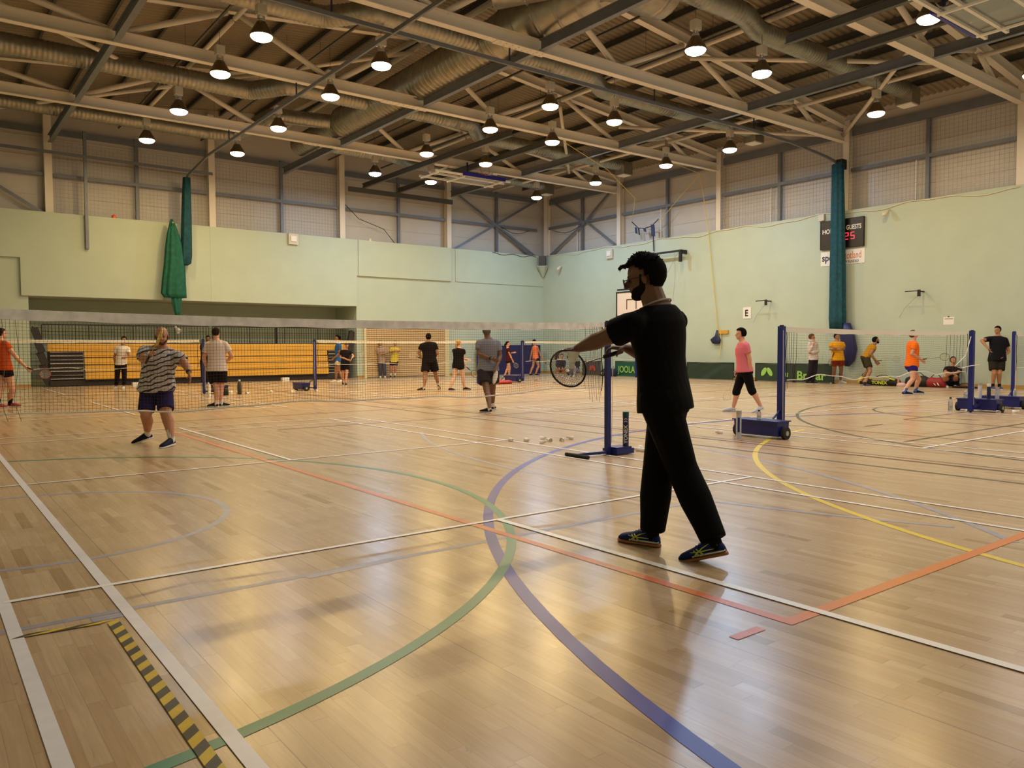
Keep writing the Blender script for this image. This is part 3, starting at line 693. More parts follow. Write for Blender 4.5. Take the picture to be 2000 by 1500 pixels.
t = thing('divider_curtain', 'dark teal divider netting gathered down the right wall over the scoreboard', 'curtain', (25.2, 15.3, 2))
zz = [7.6, 6.8, 5.8, 4.8, 3.8, 3.0, 2.3, 1.9]; b = B(); fold_tube(b, [(25.64, 14.9-.01*i, z) for i, z in enumerate(zz)], [(.13, .2), (.13, .21), (.14, .23), (.15, .25), (.15, .27), (.15, .28), (.15, .3), (.15, .28)], amp=.1, fr=8, n=48); b.obj('gathered_net', M['teal_dark'], t, True)
b = B(); fold_tube(b, [(25.7, 14.62, 2.1), (25.71, 14.52, 1.7), (25.72, 14.42, 1.2), (25.72, 14.44, .8), (25.72, 14.5, .6)], [(.13, .22), (.14, .26), (.14, .26), (.12, .2), (.05, .08)], amp=.06, fr=5); b.obj('vinyl_hem', M['matblue'], t, True)
def rail_t(label, pts, hang, hm='navy_dark'):
    t = thing('curtain_track', label, 'track', pts[0])
    b = B(); 
    for p, q in zip(pts, pts[1:]): b.bar(p, q, .05, .09)
    b.obj('track', M['galv'], t)
    for p in hang: b = B(); b.bar(p, V(p)+V((0, 0, 8.36-p[2])), .03, .03); b.obj('hanger', M[hm], t)
rail_t('grey curtain track crossing the hall above the near curtain line', [(-1.5, 15.0, 8.02), (21, 15.0, 8.0), (23, 15.0, 7.96), (25, 14.97, 7.78), (25.8, 14.95, 7.65)], [(11.4, 14.95, 8.05), (16.4, 14.95, 8.05), (20.9, 14.95, 8.05), (6.9, 14.95, 8.05)])
rail_t('grey curtain track running towards the tied green curtain', [(8.33, -1.5, 8.0), (8.33, 28.2, 8.0), (8.36, 29.6, 7.9), (8.3, 30.75, 7.72)], [(8.33, 20.3, 8.05), (8.33, 25.9, 8.05), (8.33, 9.4, 8.05)])
b = B(); b.box(25.6, 25.9, 14.72, 14.98, 7.42, 7.75); tag(b.obj('track_bracket', M['black']), 'black bracket plate on column at the right end of the curtain track', 'bracket')
b = B(); b.bar((3.9, 30.95, 8.02), (-1.5, 30.95, 8.05), .06, .1); b.bar((3.9, 30.95, 8.02), (9.3, 30.95, 7.98), .06, .1); tag(b.obj('wall_track', M['galv']), 'grey metal track running along the left liner wall', 'track')
# ================================================================ ducts
def duct(name, pts, r, label, box=None, group='spiral ducts', rib=.12):
    pts = [V(p) for p in pts]; P = [pts[0]]
    for a, c in zip(pts, pts[1:]):
        k = max(1, int((c-a).length/.03)); P += [a+(c-a)*(i+1)/k for i in range(k)]
    # smooth the bends
    for _ in range(40): P = [P[0]]+[(P[i-1]+P[i]*2+P[i+1])/4 for i in range(1, len(P)-1)]+[P[-1]]
    d = 0; rs = [r]
    for i in range(1, len(P)): d += (P[i]-P[i-1]).length; rs.append(r*(1.06 if (d % rib) < .03 else 1.0))
    t = thing(name, label, 'duct', pts[0], group)
    b = B(); b.tube(P, rs, 20); b.obj('duct_run', M['duct'], t, True)
    if box is not None:
        c = pts[-1]; b = B(); b.box(c.x-.02, c.x+.5, c.y-.26, c.y+.26, c.z-.42, c.z+.1); b.obj('grille_box', M['duct'], t)
        b = B(); b.box(c.x+.03, c.x+.45, c.y-.22, c.y+.22, c.z-.45, c.z-.42); b.obj('grille', M['white'], t)
    return t
DZ = 9.12
duct('air_duct', [(12.1, 16.1, DZ+.05), (12.1, 21.5, DZ), (12.1, 25.4, DZ)], .5, 'wide spiral air duct running under the roof ridge', rib=.2)
duct('air_duct', [(12.1, 25.4, DZ), (12.1, 29.2, DZ)], .38, 'narrower end of ridge air duct beyond the last truss', rib=.2)
duct('air_duct', [(-1.5, 17.75, DZ), (8.0, 17.7, DZ), (8.7, 16.75, DZ), (11.7, 16.75, DZ)], .24, 'spiral air duct with a kink, top centre left of the ridge')
duct('air_duct', [(-1.5, 24.05, DZ), (8.4, 24.0, DZ), (9.1, 22.85, DZ), (11.7, 22.85, DZ)], .26, 'spiral air duct with a kink left of the ridge, middle')
duct('air_duct', [(-1.5, 29.3, DZ-.05), (8.6, 29.2, DZ-.05)], .24, 'spiral air duct along the left liner wall')
duct('air_duct', [(8.6, 29.2, DZ-.05), (9.6, 28.9, DZ-.05), (9.9, 26.2, DZ+.05), (11.7, 25.6, DZ)], .24, 'bent spiral duct joining the far end of the ridge duct')
for (y0, y1, lb) in ((11.6, 12.0, 'spiral air duct to right wall nearest the camera'), (16.8, 17.55, 'spiral air duct to right wall, second from the camera'), (22.9, 24.1, 'spiral air duct to right wall, third from the camera'), (28.6, 29.3, 'spiral air duct to right wall, farthest from the camera')):
    duct('air_duct', [(12.5, y0, DZ), (15.8, y0, DZ), (16.9, y1, DZ), (24.3, y1, DZ)], .24, lb, 1)
t = duct('air_plenum', [(13.6, 12.2, 9.9), (12.8, 13.6, 9.6), (12.2, 15.0, 9.25), (12.1, 16.2, DZ)], .58, 'huge bent air duct at the top of the view above the ridge duct', rib=.5)
duct('air_plenum', [(10.6, 14.6, 9.7), (12.0, 13.0, 9.9), (14.4, 12.8, 9.8)], .75, 'wide metal air plenum at the top centre of the view', rib=.7)
# ================================================================ people
SK = {'brown': mat('skin_brown', '6F4A33', .55), 'tan': mat('skin_tan', 'B07A58', .55), 'fair': mat('skin_fair', 'CE9678', .55), 'pale': mat('skin_pale', 'DDAE94', .55), 'olive': mat('skin_olive', '9A6C4C', .55)}
HR = {'black': mat('hair_black', '0B0807', .9, spec=.1), 'dark': mat('hair_dark_brown', '241712', .9, spec=.1), 'grey': mat('hair_grey', '5E5852', .9, spec=.1), 'blonde': mat('hair_blonde', 'B89258', .75, spec=.3), 'ginger': mat('hair_light_brown', '5A3622', .85, spec=.2)}
EYE = mat('eye_dark', '1A1310', .3); LIP = mat('lips', '8E4F43', .5); SOLEW = mat('sole_white', 'DAD6CE', .6); GUM = mat('sole_gum', '9A6236', .5)
_mc = {}
def cl(h, rough=.85):
    if h not in _mc: _mc[h] = mat('fabric_'+h.lower(), h, rough, bump=.15, bscale=35, spec=.12)
    return _mc[h]
def fdir(phi): return -FH*math.cos(math.radians(phi)) + RH*math.sin(math.radians(phi))
def finger(b, p, d, nrm, L, r, curl):
    q = V(p); a = V(d).normalized(); n = V(nrm).normalized()
    for k, f in enumerate((.46, .32, .26)):
        ang = curl*(.35+.5*k if k else .35); d2 = (a*math.cos(ang)+n*math.sin(ang)).normalized()
        e = q+d2*L*f; b.cap(q, e, r*(1-.1*k), r*(.9-.12*k), 7); q = e
def hand(b, w, d, nrm, s=1, curl=.6, r=.0088, thumb=1):
    """palm + five fingers; d = pointing direction, nrm = palm side (fingers curl towards it)"""
    d = V(d).normalized(); nrm = V(nrm); nrm = (nrm-d*nrm.dot(d)).normalized(); sd = d.cross(nrm)*thumb
    w = V(w)
    b.loft([(w-d*.01*s, sd*.026*s, nrm*.019*s), (w+d*.02*s, sd*.033*s, nrm*.018*s), (w+d*.06*s, sd*.042*s, nrm*.015*s), (w+d*.09*s, sd*.040*s, nrm*.012*s)], 10)
    for i, (o, L) in enumerate(((-.032, .062), (-.011, .075), (.011, .082), (.032, .072))):
        finger(b, w+d*.085*s+sd*o*s, d+sd*o*1.5, nrm, L*s, r*s, curl*(1+.12*(1-i)))
    p = w+d*.03*s+sd*.036*s
    finger(b, p, d*.65+sd*.7+nrm*.3, (nrm-sd*.3), .068*s, r*1.12*s, curl*.55)
def person(label, J, opt):
    """J: pixel joints.  Feet given by the pixel of mid-sole on the floor; other joints by pixel plus depth offset."""
    s = opt.get('s', 1.0); bw = opt.get('bw', 1.0); belly = opt.get('belly', 0); phi = opt.get('phi', 180); hphi = opt.get('hphi', phi)
    vox = opt.get('vox', .009); skin = SK[opt.get('skin', 'tan')]
    fl, fr = J['fl'], J['fr']
    FL = onfloor(fl[0], fl[1], opt.get('zl', 0)); FR = onfloor(fr[0], fr[1], opt.get('zr', 0))
    dep = opt.get('dep', ((FL-CAM).dot(_F)+(FR-CAM).dot(_F))/2)
    def P(k):
        j = J[k]; return atdepth(j[0], j[1], dep+(j[2] if len(j) > 2 else 0))
    f = fdir(opt.get('tphi', phi)); f = f.normalized(); left = UP.cross(f)
    N = P('neck'); PV = P('pelvis'); N = N.lerp(P('head'), opt.get('nk', .15))
    base = V(((FL.x+FR.x)/2, (FL.y+FR.y)/2, 0)); 
    t = thing('person', label, 'person', base)
    hf = fdir(opt.get('pphi', opt.get('tphi', phi))); hleft = UP.cross(hf)
    SW = opt.get('sw', .185)*s*bw**.5; HWd = .092*s*bw**.4
    u = (N-PV); TL_ = u.length; u = u.normalized(); tl = (left-u*left.dot(u)).normalized(); tf = tl.cross(u)
    if tf.dot(f) < 0: tf = -tf
    sh = {'l': N+tl*SW*.93-u*.105*s, 'r': N-tl*SW*.93-u*.105*s}; hip = {'l': PV+hleft*HWd, 'r': PV-hleft*HWd}
    for k in 'lr':
        if 's'+k in J: sh[k] = P('s'+k)
    el = {'l': P('el'), 'r': P('er')}; wr = {'l': P('wl'), 'r': P('wr')}
    ank = {}; kn = {}; foot = {}
    for k, Q, fp in (('l', FL, opt.get('fpl', phi)), ('r', FR, opt.get('fpr', phi))):
        fd = fdir(fp); pit = math.radians(opt.get('pit'+k, 0)); ball = Q+fd*.05*s
        back = (-fd*math.cos(pit)+UP*math.sin(pit)); upf = (UP*math.cos(pit)+fd*math.sin(pit))
        ank[k] = ball+back*.135*s+upf*.085*s; foot[k] = (ball, -back, upf)
        if 'k'+k in J:
            kn[k] = P('k'+k)
            if len(J['k'+k]) < 3:
                kk = J['k'+k]; mid = (hip[k]+ank[k])/2; kn[k] = atdepth(kk[0], kk[1], (mid-CAM).dot(_F))
        else: kn[k] = (hip[k]*.48+ank[k]*.52)+hf*.05*s
    # --- torso rings
    def rings(tab, grow=0, wmul=1.0):
        R = []
        for tt, hw, hd, sf in tab:
            c = PV+u*(TL_*tt)+tf*(sf*s)
            blend = min(1, max(0, tt/.5)); sd = (hleft*(1-blend)+tl*blend).normalized()
            fd_ = sd.cross(u).normalized()
            R.append((c, sd*((hw*s*bw)*wmul+grow), fd_*(hd*s*bw**.8+grow)))
        return R
    bl = belly
    TOR = [(-.16, .11, .09, -.01), (-.05, .165, .115, -.015), (.08, .168, .12+bl*.3, -.01+bl*.2), (.25, .15+bl*.25, .105+bl, bl*.6), (.42, .143+bl*.25, .10+bl, bl*.6), (.62, .162, .112+bl*.4, .005+bl*.2), (.78, .168, .112, 0), (.89, .13, .09, -.01), (.96, .085, .07, -.01), (1.02, .06, .06, -.012)]
    b = B(); b.loft(rings(TOR), 20)
    for k, sg in (('l', 1), ('r', -1)):
        b.cap(N-u*.045*s+tl*sg*.03*s, sh[k], .05*s, .054*s*bw**.4); m_ = opt.get('arm', 1.0)
        b.cap(sh[k], el[k], .052*s*bw**.6*m_, .04*s*bw**.5*m_); mid = el[k].lerp(wr[k], .3)
        b.cap(el[k], mid, .039*s*bw**.5*m_, .041*s*bw**.5*m_); b.cap(mid, wr[k], .041*s*bw**.5*m_, .026*s)
        g = opt.get('leg', 1.0)*bw**.5
        b.cap(hip[k], kn[k], .088*s*g, .057*s*g); cm = kn[k].lerp(ank[k], .3); bk = -(foot[k][1]); bk = V((bk.x, bk.y, 0))*.015*s
        b.cap(kn[k], cm+bk, .055*s*g, .058*s*g); b.cap(cm+bk, ank[k], .057*s*g, .035*s)
        hd = opt.get('hd'+k); hn = opt.get('hn'+k)
        d_ = V(hd) if hd is not None else (wr[k]-el[k]); nn = V(hn) if hn is not None else (-tl*sg+tf*.3)
        if not opt.get('nohand'+k): hand(b, wr[k], d_, nn, s, opt.get('curl'+k, .7), opt.get('fr', .0095), thumb=opt.get('th'+k, 1))
    # --- head
    hc = P('head'); hf2 = fdir(hphi); hp = math.radians(opt.get('hp', 0)); hs = opt.get('hs', 1.0)*s
    F_ = (hf2*math.cos(hp)+UP*math.sin(hp)); Uh = (UP*math.cos(hp)-hf2*math.sin(hp)); S_ = UP.cross(hf2)
    q = lambda a, b_, c: hc+S_*a*hs+F_*b_*hs+Uh*c*hs
    b.cap(N-u*.03*s, q(0, -.022, -.05), .064*s*opt.get('neckw', 1), .058*s*opt.get('neckw', 1))
    b.ell(q(0, -.012, .03), S_*.073*hs, F_*.095*hs, Uh*.09*hs, 20, 12)
    b.ell(q(0, .022, -.035), S_*.06*hs, F_*.066*hs, Uh*.07*hs, 16, 10)
    b.ell(q(0, .045, -.078), S_*.034*hs, F_*.04*hs, Uh*.028*hs)           # chin
    b.cap(q(0, .082, .012), q(0, .104, -.022), .010*hs, .0135*hs, 8)        # nose
    b.cap(q(-.03, .074, .024), q(.03, .074, .024), .012*hs, .012*hs, 8)     # brow
    b.cap(q(-.018, .082, -.052), q(.018, .082, -.052), .008*hs, .008*hs, 8)  # mouth
    for sg in (-1, 1): b.ell(q(sg*.075, -.008, -.008), F_*.018*hs+S_*sg*.006*hs, S_*.008*hs, Uh*.03*hs, 10, 6)
    body = bake(b, skin, 'body', t, vox, 3)
    b = B()
    for sg in (-1, 1): b.ell(q(sg*.03, .079, .002), S_*.011*hs, F_*.008*hs, Uh*.006*hs, 8, 5)
    b.obj('eyes', EYE, t, True)
    # --- hair
    st = opt.get('hair', 'short'); hm = HR.get(opt.get('hc', 'dark'))
    if st != 'bald':
        b = B(); n, m = 30, 18; vs = {}; rr_ = random.Random(5); th = opt.get('ht', 1.0)
        for i in range(m+1):
            for j in range(n):
                a = PI*i/m; c = 2*PI*j/n; x, y, z = math.sin(a)*math.cos(c), math.sin(a)*math.sin(c), math.cos(a)
                lim = (.50 if y > .4 else (.50-(.4-y)*1.5 if y > 0 else max(-.78, -.1+y*3))) if st != 'cap' else .2
                if st in ('pony', 'bun', 'bob'): lim -= .05
                if st == 'bob' and y < .3: lim = -.75
                vs[(i, j)] = (x, y, z, z > lim)
        idx = {}; pv = []
        for k_, (x, y, z, ok) in vs.items():
            r_ = 1.0+rr_.uniform(-.02, .02)
            idx[k_] = len(pv); pv.append(q(x*.075*r_*th, -.014+y*.098*r_*th, .028+z*.094*r_*(1+(th-1)*1.3)))
        fs = []
        for i in range(m):
            for j in range(n):
                ks = [(i, j), (i, (j+1) % n), (i+1, (j+1) % n), (i+1, j)]
                if sum(vs[k_][3] for k_ in ks) >= 3: fs.append(tuple(idx[k_] for k_ in ks))
        used = sorted({i for f_ in fs for i in f_}); mp = {o: i for i, o in enumerate(used)}
        b.add([pv[i] for i in used], [tuple(mp[i] for i in f_) for f_ in fs])
        ho = bake(b, hm, 'hair', t, None, 0, solid=.012*hs)
        if st == 'pony': b = B(); b.tube([q(0, -.1, .04), q(0, -.135, -.01), q(0, -.14, -.09), q(.01, -.12, -.19)], [.022, .032, .03, .012], 10); b.obj('ponytail', hm, t, True)
        if st == 'bun': b = B(); b.ell(q(0, -.11, .06), S_*.04, F_*.035, Uh*.04); b.obj('hair_bun', hm, t, True)
    if opt.get('beard'):
        b = B()
        b.ell(q(0, .018, -.052), S_*.065*hs, F_*.066*hs, Uh*.048*hs, 16, 10); b.ell(q(0, .045, -.083), S_*.037*hs, F_*.043*hs, Uh*.03*hs); b.cap(q(-.02, .083, -.04), q(.02, .083, -.04), .006*hs, .006*hs, 7)
        for sg in (-1, 1): b.cap(q(sg*.066, .012, -.03), q(sg*.071, .008, .02), .014*hs, .007*hs, 8)
        bake(b, opt.get('beardm') or hm, 'beard', t, .006, 2)
    # --- shirt
    top = opt.get('top'); g = .022*s
    if top:
        hem = opt.get('hem', -.1)
        TAB = [(hem, .172+bl*.15, .13+bl*.6, bl*.5), (hem*.5+.05, .17+bl*.2, .126+bl*.8, bl*.6)]+[(a, b_, c, d) for a, b_, c, d in TOR if a > .2 and a < .97]
        b = B(); b.loft(rings(TAB, opt.get('tg', g*.8), opt.get('tw', 1.0)), 24)
        sl = opt.get('sleeve', .55)
        for k, sg in (('l', 1), ('r', -1)):
            b.cap(N-u*.058*s+tl*sg*.035*s, sh[k], .05*s, .062*s*bw**.45*max(1, opt.get('arm', 1)*.97))
            if sl > 1:
                e = el[k].lerp(wr[k], (sl-1)); b.cap(sh[k], el[k], .07*s*bw**.5, .056*s*bw**.4); b.cap(el[k], e, .057*s*bw**.4, .042*s)
            elif sl > 0:
                e = sh[k].lerp(el[k], sl); d = (e-sh[k]).normalized(); a1, a2 = b.frame(d)
                am = max(1, opt.get('arm', 1)*.97)*bw**.6; b.loft([(sh[k]-d*.045*s, a1*.04*s*am, a2*.04*s*am), (sh[k], a1*.063*s*am, a2*.063*s*am), (sh[k]+d*.03*s, a1*.067*s*am, a2*.067*s*am), (e, a1*.069*s*am, a2*.069*s*am)], 14)
        bake(b, opt.get('topm') or cl(top), opt.get('topn', 'shirt'), t, opt.get('cvox', .012), opt.get('csm', 4))
        if opt.get('hood'): b = B(); b.torus(N-tf*.03+u*.01, tl, tf, .09*s, .085*s, .03*s, 20, 8); b.obj('hood', cl(top), t, True)
        if opt.get('collar'): b = B(); b.torus(N-u*.012*s-tf*.008*s, tl, tf-u*.25, .071*s*opt.get('neckw', 1), .069*s*opt.get('neckw', 1), .0055*s, 24, 6); b.obj('collar', opt['collar'] if not isinstance(opt['collar'], str) else cl(opt['collar']), t, True)
    # --- shorts / trousers
    bt = opt.get('bot')
    if bt:
        b = B(); L = opt.get('botl', .65); lw = opt.get('lw', 1.0)
        b.loft(rings([(-.17, .12, .1, -.01), (-.05, .172, .124, -.015), (.05, .168, .122+bl*.3, -.01+bl*.2), (.12, .15+bl*.1, .11+bl*.5, bl*.4)], .008*s), 20)
        for k in 'lr':
            g = opt.get('leg', 1.0)*bw**.5*lw
            if L <= 1:
                e = hip[k].lerp(kn[k], L); d = (e-hip[k]).normalized(); a1, a2 = b.frame(d); b.loft([(hip[k]-d*.03*s, a1*.08*s, a2*.08*s), (hip[k]+d*.02*s, a1*.105*s*g, a2*.105*s*g), (e, a1*.1*s*g*(1.08 if L > .3 else 1), a2*.1*s*g)], 16)
            else:
                e = kn[k].lerp(ank[k], min(1, L-1)); b.cap(hip[k], kn[k], .104*s*g, .078*s*g); d = (e-kn[k]).normalized(); a1, a2 = b.frame(d); fl_ = opt.get('hemw', .074) if L > 1.5 else .062
                b.loft([(kn[k]-d*.03*s, a1*.07*s*g, a2*.07*s*g), (kn[k], a1*.078*s*g, a2*.078*s*g), (kn[k].lerp(e, .45), a1*.08*s*g, a2*.08*s*g), (kn[k].lerp(e, .8)+V((.006, .004, 0)), a1*.068*s*g, a2*.07*s*g), (e+d*.01*s, a1*fl_*s*g, a2*fl_*s*g)], 18)
        bake(b, cl(bt), opt.get('botn', 'shorts' if L <= 1 else 'trousers'), t, opt.get('cvox', .012), opt.get('csm', 4))
    # --- socks, shoes
    for k in 'lr':
        ball, fd, uf = foot[k]; sdv = uf.cross(fd); heel = ball-fd*.15*s
        if opt.get('sock'):
            hgt = opt.get('sockh', .12); b = B(); dirk = (kn[k]-ank[k]).normalized(); b.cap(ank[k]-uf*.02, ank[k]+dirk*hgt*s, .041*s, .046*s); b.obj('sock', cl(opt['sock']), t, True)
        b = B(); R = []
        for a, hw, hh in ((-.035, .012, .03), (-.028, .026, .05), (0, .034, .095), (.05, .036, .092), (.10, .038, .075), (.15, .044, .058), (.19, .043, .048), (.225, .035, .038), (.245, .018, .022)):
            R.append((heel+fd*a*s+uf*(.016+hh/2)*s, sdv*hw*s, uf*(hh/2)*s))
        b.loft(R, 14); so = bake(b, cl(opt.get('shoe', '1A1A1C'), .6), 'shoe', t, None, 0)
        b = B(); R = []
        for a, hw in ((-.04, .014), (-.03, .028), (0, .036), (.06, .034), (.12, .04), (.16, .047), (.2, .046), (.235, .036), (.252, .018)):
            R.append((heel+fd*a*s+uf*.012*s, sdv*hw*s, uf*.012*s))
        b.loft(R, 12); o = b.obj('sole', opt.get('solem', SOLEW), so, True); 
    return t, dict(wr=wr, el=el, sh=sh, hip=hip, kn=kn, ank=ank, foot=foot, q=q, N=N, PV=PV, tl=tl, tf=tf, u=u, dep=dep, hs=hs, F=F_, U=Uh, S=S_)
def racket(label, grip, head, nrm, frame_m, strings_m, grip_m=None, L=None, a=.115, c=.095, dense=14, rt=.006, group='badminton rackets'):
    """grip = bottom of handle, head = centre of the string bed"""
    grip = V(grip); head = V(head); d = (head-grip).normalized(); n = V(nrm); n = (n-d*n.dot(d)).normalized(); s = d.cross(n)
    t = thing('badminton_racket', label, 'racket', grip, group)
    b = B(); b.tube([grip, grip+d*.17], [.0155, .0135], 8); b.obj('grip', grip_m or M['black'], t, True)
    b = B(); b.tube([grip+d*.17, head-d*a], .0042, 6); b.obj('shaft', frame_m, t)
    b = B(); b.torus(head, d, s, a, c, rt, 36, 6); b.obj('frame', frame_m, t, True)
    b = B(); r = .0007 if dense > 12 else .0011
    for i in range(1, dense):
        v = -1+2*i/dense; q = math.sqrt(1-v*v)
        b.bar(head+s*c*v-d*a*q, head+s*c*v+d*a*q, r*2, r*2, up=n); b.bar(head+d*a*v-s*c*q, head+d*a*v+s*c*q, r*2, r*2, up=n)
    b.obj('strings', strings_m, t)
    return t
def shuttle_parts(t, s=1):
    b = B(); b.loft([(V((0, 0, z)), V((r, 0, 0)), V((0, r, 0))) for z, r in ((-.012, .004), (-.009, .010), (0, .0135), (.012, .013))], 10); o = b.obj('cork', M['cork'], t, True); o.location = (0, 0, 0)
    b = B()
    for i in range(14):
        a = 2*PI*i/14; c, s_ = math.cos(a), math.sin(a); tt = V((-s_, c, 0)); p0 = V((c*.011, s_*.011, .01)); p1 = V((c*.032, s_*.032, .072)); b.add([p0-tt*.001, p0+tt*.001, p0.lerp(p1, .45)+tt*.004, p1+tt*.0095, p1-tt*.0095, p0.lerp(p1, .45)-tt*.004], [(0, 1, 2, 5), (5, 2, 3, 4)])
    o = b.obj('feathers', M['feather'], t); o.location = (0, 0, 0)
# ---- the man in black in the foreground
t1, K = person('person in black t-shirt and trousers with glasses, preparing to serve with a racket',
    dict(head=(1257, 545, .02), neck=(1284, 597), pelvis=(1298, 778), fl=(1377, 1097), fr=(1250, 1063), kl=(1332, 915, -.02), kr=(1285, 915, .12),
         sl=(1238, 634, -.15), sr=(1319, 628, .13), el=(1178, 661, .0), wl=(1127, 681, .14), er=(1262, 692, .36), wr=(1222, 680, .28)),
    dict(phi=-133, tphi=-135, hphi=-104, hp=-12, s=1.03, bw=1.14, neckw=1.2, beardm=mat('beard_dark', '1A110C', .9, spec=.1), arm=1.2, nk=.12, skin='brown', hc='black', ht=1.1, beard=1, vox=.0052, cvox=.009, csm=6, top='070607', hem=-.13, sleeve=.62, tw=1.0, tg=.02,
         bot='060506', botl=1.95, lw=1.12, hemw=.064, sock='0A0A0B', sockh=.1, shoe='16265E', solem=GUM, pitl=17, fpl=-118, fpr=-128, fr=.0085, hs=1.08, collar='B5B1AC', pphi=-120,
         hdl=-RH*.95-UP*.1, hnl=-UP, curll=1.15, thl=1, hdr=-RH*.95+UP*.05, hnr=-UP, curlr=1.75))
# fix up: asics-like stripes, laces, heel mark on both shoes
LIME = mat('shoe_stripe_lime', 'B7BE4A', .5); 
for k in 'lr':
    ball, fd, uf = K['foot'][k]; sd = uf.cross(fd); heel = ball-fd*.15*1.03
    so = [c for c in t1.children if c.name.startswith('shoe')][0 if k == 'l' else 1]
    side = -1 if sd.dot(FH) > 0 else 1           # the side that faces the near corner
    def sp(a, h, w): return heel+fd*a+uf*h+sd*(side*w)
    for pts in ([(.045, .088, .0375), (.09, .07, .0405), (.135, .04, .044), (.155, .025, .0475)], [(.02, .055, .0375), (.07, .055, .041), (.11, .052, .0425), (.165, .058, .0405)],
                [(.075, .028, .0435), (.10, .045, .043), (.125, .072, .0385)], [(.105, .026, .046), (.125, .045, .0435), (.142, .066, .038)]):
        b = B(); b.tube([sp(*p) for p in pts], [.002, .0042, .0042, .002][:len(pts)], 6); b.obj('stripe', LIME, so, True)
    b = B(); b.torus(sp(.005, .07, .034), fd, uf, .008, .009, .002, 14, 5); b.obj('heel_mark', LIME, so, True)
    b = B(); b.loft([(heel+fd*a+uf*.032, sd*w, uf*.008) for a, w in ((-.036, .02), (-.02, .036), (.05, .041), (.12, .045), (.16, .046))], 12); b.obj('midsole', SOLEW, so, True)
    for i in range(4): b = B(); a = .085+i*.022; b.tube([heel+fd*a+uf*(.10-i*.011)+sd*.024, heel+fd*(a+.004)+uf*(.108-i*.011), heel+fd*a+uf*(.10-i*.011)-sd*.024], .0022, 5); b.obj('lace', M['black'], so, True)
    b = B(); c = heel+fd*.075+uf*.118; b.torus(c+sd*.01, fd, uf*.5+sd*.6, .018, .012, .002, 16, 5); b.torus(c-sd*.012+fd*.012, fd, uf*.4-sd*.6, .02, .01, .002, 16, 5); b.obj('lace_bow', M['black'], so, True)
q = K['q']; hs = K['hs']; GL = mat('spectacle_lens', 'DDE3E8', .05); GL.node_tree.nodes['Principled BSDF'].inputs['Transmission Weight'].default_value = .85
g = None
b = B()
for sg in (-1, 1):
    c = q(sg*.034, .107, -.002); a = K['S']*hs; u_ = K['U']*hs
    b.torus(c, a*.026, u_*.019, 1, 1, .0028, 24, 6)
    b.tube([q(sg*.060, .104, .008), q(sg*.076, .05, .008), q(sg*.08, -.008, .006)], .0028, 6)
b.tube([q(-.009, .109, .004), q(.009, .109, .004)], .0026, 6)
def _fixtorus(): pass
g = b.obj('glasses', M['black'], t1, True)
b = B()
for sg in (-1, 1): b.ell(q(sg*.034, .106, -.002), K['S']*.024*hs, K['F']*.0015, K['U']*.017*hs, 16, 5)
b.obj('glass_lens', GL, g, True)
# tufts: extra locks on the crown and over the forehead
b = B(); rr_ = random.Random(9)
for i in range(150):
    a = rr_.uniform(0, 2*PI); e_ = rr_.uniform(.35, 1.5); x, y, z = math.cos(e_)*math.cos(a), math.cos(e_)*math.sin(a), math.sin(e_)
    if y > .55 and z < .55: continue
    p = q(x*.083, -.012+y*.107, .03+z*.104); d_ = (K['S']*x+K['F']*(y+.25)+K['U']*(z*.9+rr_.uniform(-.4, .4))).normalized(); tw_ = V((rr_.uniform(-.4, .4), rr_.uniform(-.4, .4), 0))
    b.tube([p-d_*.01, p+d_*.01, p+(d_+tw_)*rr_.uniform(.018, .026)], [.008, .007, .0015], 5)
for i in range(16):
    v = rr_.uniform(-.05, .05); p = q(v, .085, .088); b.tube([p, p+K['F']*.022+K['U']*.008, p+K['F']*.042-K['U']*rr_.uniform(0, .02)], [.009, .007, .0015], 5)
ho = [c for c in t1.children if c.name.startswith('hair')][0]
b.obj('hair_lock', HR['black'], ho, True)
# racket and shuttle in his hands
DP = K['dep']; hp_ = atdepth(1110, 719, DP+.02); c0 = K['wr']['r']-RH*.075-UP*.036; gp = c0-(hp_-c0).normalized()*.075
racket('dark badminton racket held low by the man in black', gp, hp_, -FH+UP*.10-RH*.15, mat('racket_dark', '2A1A1C', .3), mat('string_grey', '8A857C', .5), M['black'], a=.140, c=.118, dense=22, rt=.0065)
def place_shuttle(loc, rot, label, group, first=[]):
    if first: r = copy_tree(first[0])
    else: r = bpy.data.objects.new('shuttlecock', None); C.objects.link(r); shuttle_parts(r); first.append(r)
    r.location = loc; r.rotation_euler = rot; r['label'] = label; r['category'] = 'shuttlecock'
    if group: r['group'] = group
    elif 'group' in r: del r['group']
    return r
sh1 = place_shuttle(atdepth(1117, 716, DP-.01), (0, .12, 0), 'white shuttlecock held by its feathers over the racket of the man in black', None); sh1.scale = (1.25, 1.25, 1.25)
